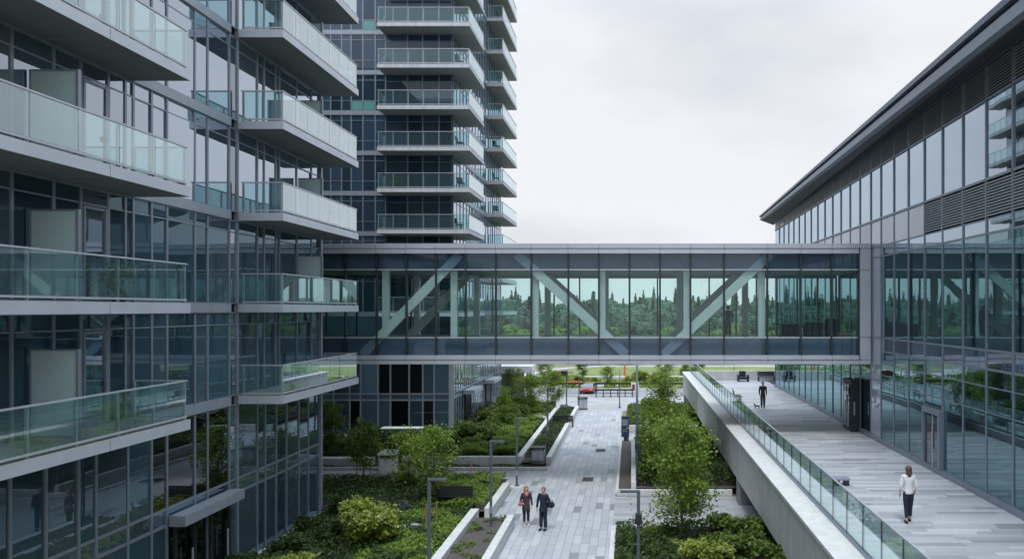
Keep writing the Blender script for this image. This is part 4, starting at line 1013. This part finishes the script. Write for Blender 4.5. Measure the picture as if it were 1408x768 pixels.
boulder(-8.75, 29.0, .55, .42, 'flat pale boulder beside the wooden stakes in the left bed', (1, .7, .3))
boulder(-7.2, 57.4, .6, .6, 'largest pale boulder in the bed near the far bench'); boulder(-6.95, 59.3, .55, .45, 'pale boulder behind the largest one in the far bed'); boulder(-7.9, 56.9, .55, .42, 'small pale boulder left of the largest one in the far bed')

# chairs and pots on the balconies
def outdoor_chair():
    root = empty('balcony_chair', (0, 0, 0), '', 'chair')
    m = MB(); m.box(-.24, .24, -.24, .24, .42, .46); m.build('seat', M['charcoal'], root)
    m = MB(); m.hexa([(-.24, .2, .5), (.24, .2, .5), (.24, .23, .5), (-.24, .23, .5), (-.24, .28, .9), (.24, .28, .9), (.24, .31, .9), (-.24, .31, .9)]); m.build('backrest', M['charcoal'], root)
    for a in (-.21, .21):
        for b in (-.21, .21): m = MB(); m.box(a - .02, a + .02, b - .02, b + .02, 0, .42); m.build('leg', M['charcoal'], root)
    return root
oc = outdoor_chair(); usedc = False
ordn = ['lowest', 'second', 'third', 'fourth', 'fifth', 'sixth', 'seventh']
for i, (k, x, y, rz) in enumerate(((2, -12.4, 52.4, 2.2), (3, -12.2, 52.0, .6), (4, -12.3, 52.2, 1.4), (6, -12.4, 52.3, 2.6), (3, -12.3, 66.2, .4), (4, -12.3, 66.2, 1.9), (5, -12.3, 66.3, 2.4))):
    o = oc if not usedc else copy_tree(oc); usedc = True
    place(o, x, y, TZ[k] + .285, rz, 1, 'dark chair on the ' + ordn[k - 2] + ' visible ' + ('corner' if y < 60 else 'side') + ' balcony of the tower behind the bridge', 'balcony chairs on the tower')
def pot(x, y, z, lab):
    root = empty('potted_plant', (x, y, z), lab, 'plant', 'potted balcony plants')
    m = MB(); m.tube([(x, y, z), (x, y, z + .38)], [.14, .2], 12); m.build('pot', M['charcoal'], root)
    C = rng.normal(size=(500, 3)) * np.array([.16, .16, .2]) + np.array([0, 0, .68]); leafobj('foliage', C, .05, rng, M['leaf_md'], root)
pot(-13.6, 19.3, FL[1] + .285, 'potted plant on the balcony of the near block just below bridge level')
pot(-16.9, 52.4, TZ[3] + .285, 'potted plant on a corner balcony of the tower')
# drain covers set in the paving
for x, y, lab in ((-2.35, 39.4, 'dark cast iron drain cover in the path behind the couple'), (-2.0, 47.5, 'dark cast iron drain cover farther along the path')):
    m = MB(); m.box(x - .3, x - .27, y - .5, y + .5, .006, .016); m.box(x + .27, x + .3, y - .5, y + .5, .006, .016)
    for i in range(14): m.box(x - .268, x + .268, y - .49 + i * .07, y - .45 + i * .07, .006, .014)
    tag(m.build('drain_cover', M['charcoal'], None), lab, 'drain cover')
# cars
def car(name, label, paint, x, y, rz):
    root = empty(name, (0, 0, 0), label, 'car')
    prof = [(-2.1, .32), (-2.15, .55), (-2.08, .82), (-1.55, .92), (-1.0, .96), (1.05, .95), (1.85, .86), (2.1, .7), (2.15, .45), (2.1, .3)]
    m = MB(); m.prism([(a, b) for a, b in prof], 'y', -.86, .86); m.build('body', M[paint], root, bevel=.07)
    m = MB()
    lo = [(-1.75, -.78, .93), (1.1, -.78, .95), (1.1, .78, .95), (-1.75, .78, .93)]; hi = [(-1.25, -.62, 1.4), (.25, -.62, 1.42), (.25, .62, 1.42), (-1.25, .62, 1.4)]
    m.hexa(lo + hi); m.build('window', M['carglass'], root, bevel=.03)
    m = MB(); m.hexa([(a, b, 1.405) for a, b in ((-1.2, -.6), (.22, -.6), (.22, .6), (-1.2, .6))] + [(a, b, 1.46) for a, b in ((-1.1, -.52), (.1, -.52), (.1, .52), (-1.1, .52))]); m.build('roof', M[paint], root, bevel=.02)
    for wx in (-1.3, 1.35):
        for wy in (-.8, .8):
            m = MB(); m.tube([(wx, wy - .1, .31), (wx, wy + .1, .31)], .31, 16); w = m.build('wheel', M['rubber'], root)
            m = MB(); s = 1 if wy > 0 else -1; m.tube([(wx, wy + s * .1, .31), (wx, wy + s * .115, .31)], .2, 12); m.build('rim', M['chrome'], w)
    for s in (-.6, .6):
        m = MB(); m.box(2.06, 2.165, s - .17, s + .17, .6, .74); m.build('headlight', M['lampglass'], root); m = MB(); m.box(-2.16, -2.08, s - .17, s + .17, .62, .78); m.build('tail_light', M['tail'], root)
    place(root, x, y, 0.01, rz); return root
car('parked_car', 'red car parked at the road edge in the middle distance', 'red', UX(809, 80), 80.5, R(-97)).scale = (.75, .85, .7)
# utility cart on the lawn edge
x, y = UX(768, 97), 96.6
root = empty('utility_cart', (x, y, .02), 'small dark utility cart with a red seat at the lawn edge', 'cart')
m = MB(); m.box(x - 1.2, x + 1.25, y - .55, y + .55, .32, .55); m.hexa([(x - 1.3, y - .5, .5), (x - .3, y - .5, .5), (x - .3, y + .5, .5), (x - 1.3, y + .5, .5), (x - .7, y - .5, .95), (x - .3, y - .5, 1.0), (x - .3, y + .5, 1.0), (x - .7, y + .5, .95)]); m.build('body', M['charcoal'], root)
m = MB(); m.box(x - .15, x + .3, y - .45, y + .45, .55, 1.0); m.build('seat', M['red'], root); m = MB(); m.box(x + .4, x + 1.25, y - .55, y + .55, .56, 1.05); m.build('cargo_box', M['charcoal'], root)
for a in (-.8, .85):
    for b in (-.5, .5): m = MB(); m.tube([(x + a, y + b - .08, .3), (x + a, y + b + .08, .3)], .28, 14); m.build('wheel', M['rubber'], root)

# ================================================================== BRIDGE INTERIOR FURNITURE
zf = zf0 - .15
def desk(x, y, w, lab, h=.75):
    root = empty('desk', (x, y, zf), lab, 'desk')
    m = MB(); m.box(x - w / 2, x + w / 2, y - .35, y + .35, zf + h - .04, zf + h); m.build('desktop', M['charcoal'], root)
    m = MB(); m.box(x - w / 2, x + w / 2, y - .34, y - .3, zf + .05, zf + h - .042); m.build('front_panel', M['charcoal'], root)
    for s in (-1, 1): m = MB(); m.box(x + s * (w / 2 - .03) - .03, x + s * (w / 2 - .03) + .03, y - .29, y + .33, zf, zf + h - .042); m.build('leg', M['charcoal'], root)
desk(UX(1118, 40), 40, .95, 'dark counter inside the bridge at its right end', .85)
desk(UX(1085, 41), 41, 1.0, 'dark desk inside the bridge left of the counter')
x, y = UX(1143, 39.6), 39.6
root = empty('cabinet', (x, y, zf), 'tall dark cabinet inside the bridge beside its right end', 'cabinet')
m = MB(); m.box(x - .32, x + .32, y - .22, y + .22, zf, zf + 1.05); m.build('body', M['charcoal'], root, bevel=.01); m = MB(); m.box(x - .3, x - .01, y - .232, y - .222, zf + .06, zf + 1.0); m.build('door', M['black'], root); m = MB(); m.box(x + .01, x + .3, y - .232, y - .222, zf + .06, zf + 1.0); m.build('door', M['black'], root)

# ================================================================== PEOPLE
def skinmesh(name, chains, mat, parent, sub=1, post=None, extra=None):
    """chains: list of lists of (x,y,z,r); verts that coincide are welded so that limbs join"""
    V, E, Rd, idx = [], [], [], {}
    for ch in chains:
        prev = None
        for (x, y, z, r) in ch:
            k = (round(x, 4), round(y, 4), round(z, 4))
            if k not in idx: idx[k] = len(V); V.append((x, y, z)); Rd.append(r)
            i = idx[k]
            if prev is not None and prev != i and (prev, i) not in E and (i, prev) not in E: E.append((prev, i))
            prev = i
    me = bpy.data.meshes.new(name); me.from_pydata(V, E, [])
    o = bpy.data.objects.new(name, me); COL.objects.link(o)
    o.modifiers.new('skin', 'SKIN')
    if not me.skin_vertices: 
        bm = bmesh.new(); bm.from_mesh(me); bm.verts.layers.skin.verify(); bm.to_mesh(me); bm.free()
    seen = set(); adj = {}
    for a, b in E: adj.setdefault(a, []).append(b); adj.setdefault(b, []).append(a)
    for i in range(len(V)):
        sv = me.skin_vertices[0].data[i]; rr = Rd[i]; sv.radius = rr if isinstance(rr, tuple) else (rr, rr); sv.use_root = False
    for i in range(len(V)):
        if i in seen: continue
        me.skin_vertices[0].data[i].use_root = True; st = [i]
        while st:
            j = st.pop()
            if j in seen: continue
            seen.add(j); st += adj.get(j, [])
    s = o.modifiers.new('sub', 'SUBSURF'); s.levels = sub; s.render_levels = sub
    dg = bpy.context.evaluated_depsgraph_get(); dg.update()
    nm = bpy.data.meshes.new_from_object(o.evaluated_get(dg)); nm.materials.clear()
    bpy.data.objects.remove(o); 
    if post:
        for v in nm.vertices: v.co = post(v.co)
    if extra:
        bm = bmesh.new(); bm.from_mesh(nm); em = extra.mesh('x', mat); bm.from_mesh(em); bm.to_mesh(nm); bm.free()
    nm.materials.append(mat); nm.polygons.foreach_set('use_smooth', [True] * len(nm.polygons)); nm.update()
    q = bpy.data.objects.new(name, nm); COL.objects.link(q)
    if parent: q.parent = parent
    return q

def flat(co):
    if .84 < co.z < 1.44 and abs(co.x) < .26: co = Vector((co.x, co.y * .74, co.z))
    return co
def person(label, x, y, z, rz, H, top, pants, shoe, hair, hairlen=.0, arms=None, stride=0., female=False, hem=.86, cuff=.1, group=None, sleeve=1.0, hip=.0, topr=1.0):
    root = empty('person', (0, 0, 0), label, 'person')
    sw = .165 if female else .19
    A = arms or {}
    def arm(s):
        d = A.get(s, ((s * (sw + .04), .03, 1.13), (s * (sw + .035), -.05, .89)))
        return (s * sw, 0, 1.41), d[0], d[1]
    def hand(s, w, e):
        w, e = Vector(w), Vector(e); d = (w - e).normalized(); side = Vector((0, -1, 0)); side = (side - d * side.dot(d)).normalized(); nrm = d.cross(side)
        palm = w + d * .085; ch = [[(*w, .024), (*(w + d * .04), .034), (*palm, .034)]]
        for i, (o, L) in enumerate(((-.03, .065), (-.01, .08), (.01, .085), (.03, .075))):
            b = palm + side * -o - d * .01; t1 = b + d * L * .55 + nrm * .006 * s; t2 = b + d * L + nrm * .022 * s
            ch.append([(*b, .0095), (*t1, .009), (*t2, .0075)])
        tb = w + d * .035 + side * .024; ch.append([(*tb, .011), (*(tb + side * .03 + d * .03), .010), (*(tb + side * .035 + d * .06), .0085)])
        return ch
    legs = {}
    for s in (-1, 1):
        yo = stride * s
        legs[s] = [(s * .085, 0, .88), (s * .09, yo * .45 - .015, .49), (s * .092, yo, .09)]
    pel = (0, 0, .93)
    chains = [[(*pel, .105), (0, 0, 1.08, .105), (0, .005, 1.25, .12), (0, .01, 1.40, .10), (0, .005, 1.48, .054), (0, -.012, 1.545, .062), (0, -.012, 1.60, .082), (0, -.005, 1.655, .086), (0, .0, 1.70, .058)]]
    for s in (-1, 1):
        sh_, el, wr = arm(s)
        chains.append([(0, .01, 1.40, .10), (*sh_, .052), (*el, .038), (*wr, .024)])
        chains += hand(s, wr, el)
        l = legs[s]
        chains.append([(*pel, .105), (*l[0], .078), (*l[1], .052), (*l[2], .038), (l[2][0], l[2][1] - .05, .045, .034), (l[2][0], l[2][1] - .15, .03, .026)])
    ex = MB(); ex.sphere((0, -.1, 1.598), .014, 8, 5, (.8, 1.2, 1.4)); ex.sphere((-.083, 0, 1.605), .022, 8, 5, (.4, .8, 1.2)); ex.sphere((.083, 0, 1.605), .022, 8, 5, (.4, .8, 1.2))
    skinmesh('body', chains, M['skin'], root, 1, flat, ex)
    e = MB()
    for s in (-1, 1): e.sphere((s * .031, -.087, 1.628), .0105, 8, 5)
    e.build('eye', M['black'], root, True); e = MB(); e.sphere((0, -.088, 1.558), .02, 8, 5, (1.1, .4, .28)); e.build('mouth', M['pink'], root, True)
    # clothes
    k = topr
    tc = [[(0, 0, hem - .07, .160 * k + hip), (0, 0, hem, .160 * k + hip), (0, 0, 1.0, .150 * k), (0, .003, 1.12, .142 * k), (0, .008, 1.26, .155 * k), (0, .01, 1.405, .125), (0, .008, 1.455, .09), (0, .004, 1.50, .066)]]
    for s in (-1, 1):
        sh_, el, wr = arm(s); w2 = Vector(el).lerp(Vector(wr), sleeve)
        tc.append([(0, .01, 1.405, .125), (*sh_, .08), (*el, .058), (*w2, .044)])
    t_ = skinmesh('jacket' if not female else 'top', tc, M[top], root, 1, flat)
    pc = []
    for s in (-1, 1):
        l = legs[s]; a = Vector(l[1]).lerp(Vector(l[2]), 1 - cuff)
        pc.append([(0, 0, 1.06, .132), (0, 0, .95, .142), (l[0][0], l[0][1], .86, .103), (*l[1],   .074 if female else .084), (*a, .060 if female else .074)])
    skinmesh('trousers', pc, M[pants], root, 1, flat)
    for s in (-1, 1):
        l = legs[s][2]; m = MB()
        m.sphere((l[0], l[1] - .06, .05), .05, 10, 6, (.95, 2.6, 1.0)); m.build('shoe', M[shoe], root, True)
    h = MB(); h.sphere((0, .022, 1.648), .106, 14, 9, (.93, 1.0, 1.0)); 
    h.v = [(a, max(b, -.052) if c < 1.69 else b, c) for a, b, c in h.v]
    if hairlen: h.sphere((0, .052, 1.60 - hairlen * .4), .1, 12, 8, (1.0, .62, 1.0 + hairlen * 4))
    h.build('hair', M[hair], root, True)
    place(root, x, y, z, rz, H / 1.74, label, group); return root
# couple on the path
PC = 'the couple talking on the path'
w = person('woman in a plum tunic, coral scarf and white shoes beside the man in navy', UX(723.5, 30.9), 30.9, .005, R(18), 1.68, 'plum', 'blackcloth', 'shoe_w', 'hair_gi', .18, {-1: ((-.25, .0, 1.14), (-.18, -.2, 1.06)), 1: ((.235, .02, 1.13), (.25, -.02, .9))}, .03, True, .76, .25, PC, 1., .02, 1.16)
m = MB(); m.tube([(0, -.03, 1.44), (0, -.045, 1.49)], [.105, .085], 12); m.sphere((0, -.11, 1.40), .06, 8, 6, (1.1, .5, 1.3)); m.build('scarf', M['coral'], w, True)
m = MB(); m.tube([(0, 0, .735), (0, 0, .765)], [.178, .176], 16); m.v = [(a, b * .76, c) for a, b, c in m.v]; m.build('tunic_hem', M['coral'], w, True)
bag = MB(); bag.sphere((0, 0, 0), .1, 12, 8, (1.0, .5, .8)); bag.tube([(-.07, 0, .07), (-.05, 0, .13), (0, 0, .15), (.05, 0, .13), (.07, 0, .07)], .012, 6)
bo = tag(bag.build('handbag', M['pink'], None, True), 'small pink and plum handbag held by the woman in the plum tunic', 'bag'); bo.location = (UX(723.5, 30.9) - .2, 30.9 - .27, 1.0)
person('man in a dark navy suit standing next to the woman in the plum tunic', UX(747.5, 30.4), 30.3, .005, R(-28), 1.80, 'navy', 'navy', 'black', 'hair_gr', 0, {-1: ((-.26, -.02, 1.14), (-.24, -.12, .9)), 1: ((.26, .06, 1.15), (.28, .02, .95))}, .03, False, .82, .04, PC, 1., .02, 1.14)
bag = MB(); bag.sphere((0, 0, 0), .18, 14, 8, (1.1, .5, .85)); bag.tube([(-.15, 0, .1), (-.11, 0, .18), (0, 0, .22), (.11, 0, .18), (.15, 0, .1)], .014, 6)
bo = tag(bag.build('shoulder_bag', M['navy'], None, True), 'dark shoulder bag hanging at the side of the man in navy', 'bag'); bo.location = (UX(756, 30.3), 30.4, 1.04)
# woman on the walkway, seen from behind
person('brown haired woman in white blouse and navy trousers walking away on the raised walkway', UX(1249, 22.2), 22.2, DZ + .002, math.pi, 1.73, 'whitecloth', 'navy', 'black', 'hair_br', .16, {-1: ((-.235, .03, 1.13), (-.22, -.08, .92)), 1: ((.24, .03, 1.13), (.25, -.02, .9))}, .12, True, .93, .16, None, .55, .0, 1.05)
mp = person('man in a black suit standing on the raised walkway with a small dog', UX(1049, 48), 48, DZ + .002, R(0), 1.72, 'blackcloth', 'blackcloth', 'black', 'hair_dk', 0, None, .03, False, .84, .03, None, 1., 0, 1.05)
person('dark dressed person standing inside the glass bridge looking out', UX(1001, 39.5), 39.5, zf, R(170), 1.75, 'blackcloth', 'blackcloth', 'black', 'hair_dk', 0)
# small dog
dg_ = empty('dog', (0, 0, 0), 'small black dog on the walkway beside the man in black', 'dog')
ch = [[(-.2, 0, .3, .085), (-.02, 0, .3, .075), (.17, 0, .31, .10), (.26, 0, .40, .06), (.31, 0, .46, .065), (.40, 0, .44, .035)], [(-.2, 0, .3, .085), (-.28, 0, .36, .025), (-.33, 0, .45, .014)]]
for s in (-.06, .06):
    ch.append([(.17, 0, .31, .10), (.18, s, .2, .035), (.17, s, .1, .024), (.18, s, .02, .022), (.21, s, .016, .018)]); ch.append([(-.2, 0, .3, .085), (-.17, s, .2, .045), (-.25, s, .12, .024), (-.23, s, .02, .022), (-.2, s, .016, .018)])
ex = MB(); ex.sphere((.29, -.045, .52), .03, 8, 5, (.6, .5, 1.3)); ex.sphere((.29, .045, .52), .03, 8, 5, (.6, .5, 1.3))
skinmesh('body', ch, M['blackcloth'], dg_, 1, None, ex); place(dg_, UX(1041, 47.6), 47.7, DZ + .002, R(150), .62)

# ================================================================== SKY, SUN, CAMERA
W = bpy.data.worlds.new('World'); S.world = W; W.use_nodes = True
nt = W.node_tree; nt.nodes.clear()
out = nt.nodes.new('ShaderNodeOutputWorld'); bg = nt.nodes.new('ShaderNodeBackground')
sky = nt.nodes.new('ShaderNodeTexSky'); sky.sky_type = 'NISHITA'; sky.sun_disc = False
EL, AZ = R(65), R(186)
sky.sun_elevation = EL; sky.sun_rotation = AZ
tc = nt.nodes.new('ShaderNodeTexCoord'); mp_ = nt.nodes.new('ShaderNodeMapping'); mp_.inputs['Scale'].default_value = (1.2, 1.2, 3.2)
nz = nt.nodes.new('ShaderNodeTexNoise'); nz.inputs['Scale'].default_value = 1.3; nz.inputs['Detail'].default_value = 5; nz.inputs['Roughness'].default_value = .5
cr = nt.nodes.new('ShaderNodeValToRGB'); cr.color_ramp.elements[0].position = .36; cr.color_ramp.elements[0].color = (.62, .65, .71, 1); cr.color_ramp.elements[1].position = .62; cr.color_ramp.elements[1].color = (.905, .92, .955, 1)
mul = nt.nodes.new('ShaderNodeVectorMath'); mul.operation = 'SCALE'; mul.inputs['Scale'].default_value = 10.2
mx = nt.nodes.new('ShaderNodeMix'); mx.data_type = 'RGBA'; mx.inputs[0].default_value = .93
L = nt.links.new
# overcast dome: brighter towards the zenith, as a real overcast sky is
sx = nt.nodes.new('ShaderNodeSeparateXYZ'); L(tc.outputs['Generated'], sx.inputs[0])
mr = nt.nodes.new('ShaderNodeMapRange'); mr.interpolation_type = 'SMOOTHSTEP'; mr.inputs[1].default_value = .33; mr.inputs[2].default_value = .95; mr.inputs[3].default_value = 8.45; mr.inputs[4].default_value = 27.
L(sx.outputs[2], mr.inputs[0]); L(mr.outputs[0], mul.inputs['Scale'])
L(tc.outputs['Generated'], mp_.inputs[0]); L(mp_.outputs[0], nz.inputs['Vector']); L(nz.outputs[0], cr.inputs[0])
zc = nt.nodes.new('ShaderNodeMix'); zc.data_type = 'RGBA'; zc.blend_type = 'MULTIPLY'; zc.inputs[7].default_value = (.76, .90, 1., 1)   # thinner, bluer cloud overhead
zr = nt.nodes.new('ShaderNodeMapRange'); zr.inputs[1].default_value = .36; zr.inputs[2].default_value = .8
L(sx.outputs[2], zr.inputs[0]); L(zr.outputs[0], zc.inputs[0]); L(cr.outputs[0], zc.inputs[6]); L(zc.outputs[2], mul.inputs[0])
L(sky.outputs[0], mx.inputs[6]); L(mul.outputs[0], mx.inputs[7]); L(mx.outputs[2], bg.inputs[0]); L(bg.outputs[0], out.inputs[0])
bg.inputs[1].default_value = .1
sl = bpy.data.lights.new('sun', 'SUN'); sl.energy = 1.5; sl.angle = R(14); sl.color = (1, .985, .97)
so = bpy.data.objects.new('sun', sl); COL.objects.link(so)
d = Vector((math.sin(AZ) * math.cos(EL), math.cos(AZ) * math.cos(EL), math.sin(EL)))
so.rotation_euler = d.to_track_quat('Z', 'Y').to_euler(); so.location = d * 60
cam = bpy.data.cameras.new('camera'); co = bpy.data.objects.new('camera', cam); COL.objects.link(co)
co.location = (0, 0, CZ); co.rotation_euler = (R(90), 0, 0)
cam.sensor_width = 36; cam.lens = 36 * F / 1408; cam.shift_x = -(VU - 704) / 1408; cam.shift_y = (VV - 384) / 1408
cam.clip_start = .1; cam.clip_end = 4000; S.camera = co
vs = S.view_settings; vs.view_transform = 'Standard'; vs.look = 'None'; vs.exposure = .27; vs.gamma = 1; vs.use_curve_mapping = False
cy_ = S.cycles; cy_.use_denoising = True; cy_.max_bounces = 10; cy_.glossy_bounces = 5; cy_.transparent_max_bounces = 24; cy_.diffuse_bounces = 4; cy_.caustics_reflective = False; cy_.caustics_refractive = False
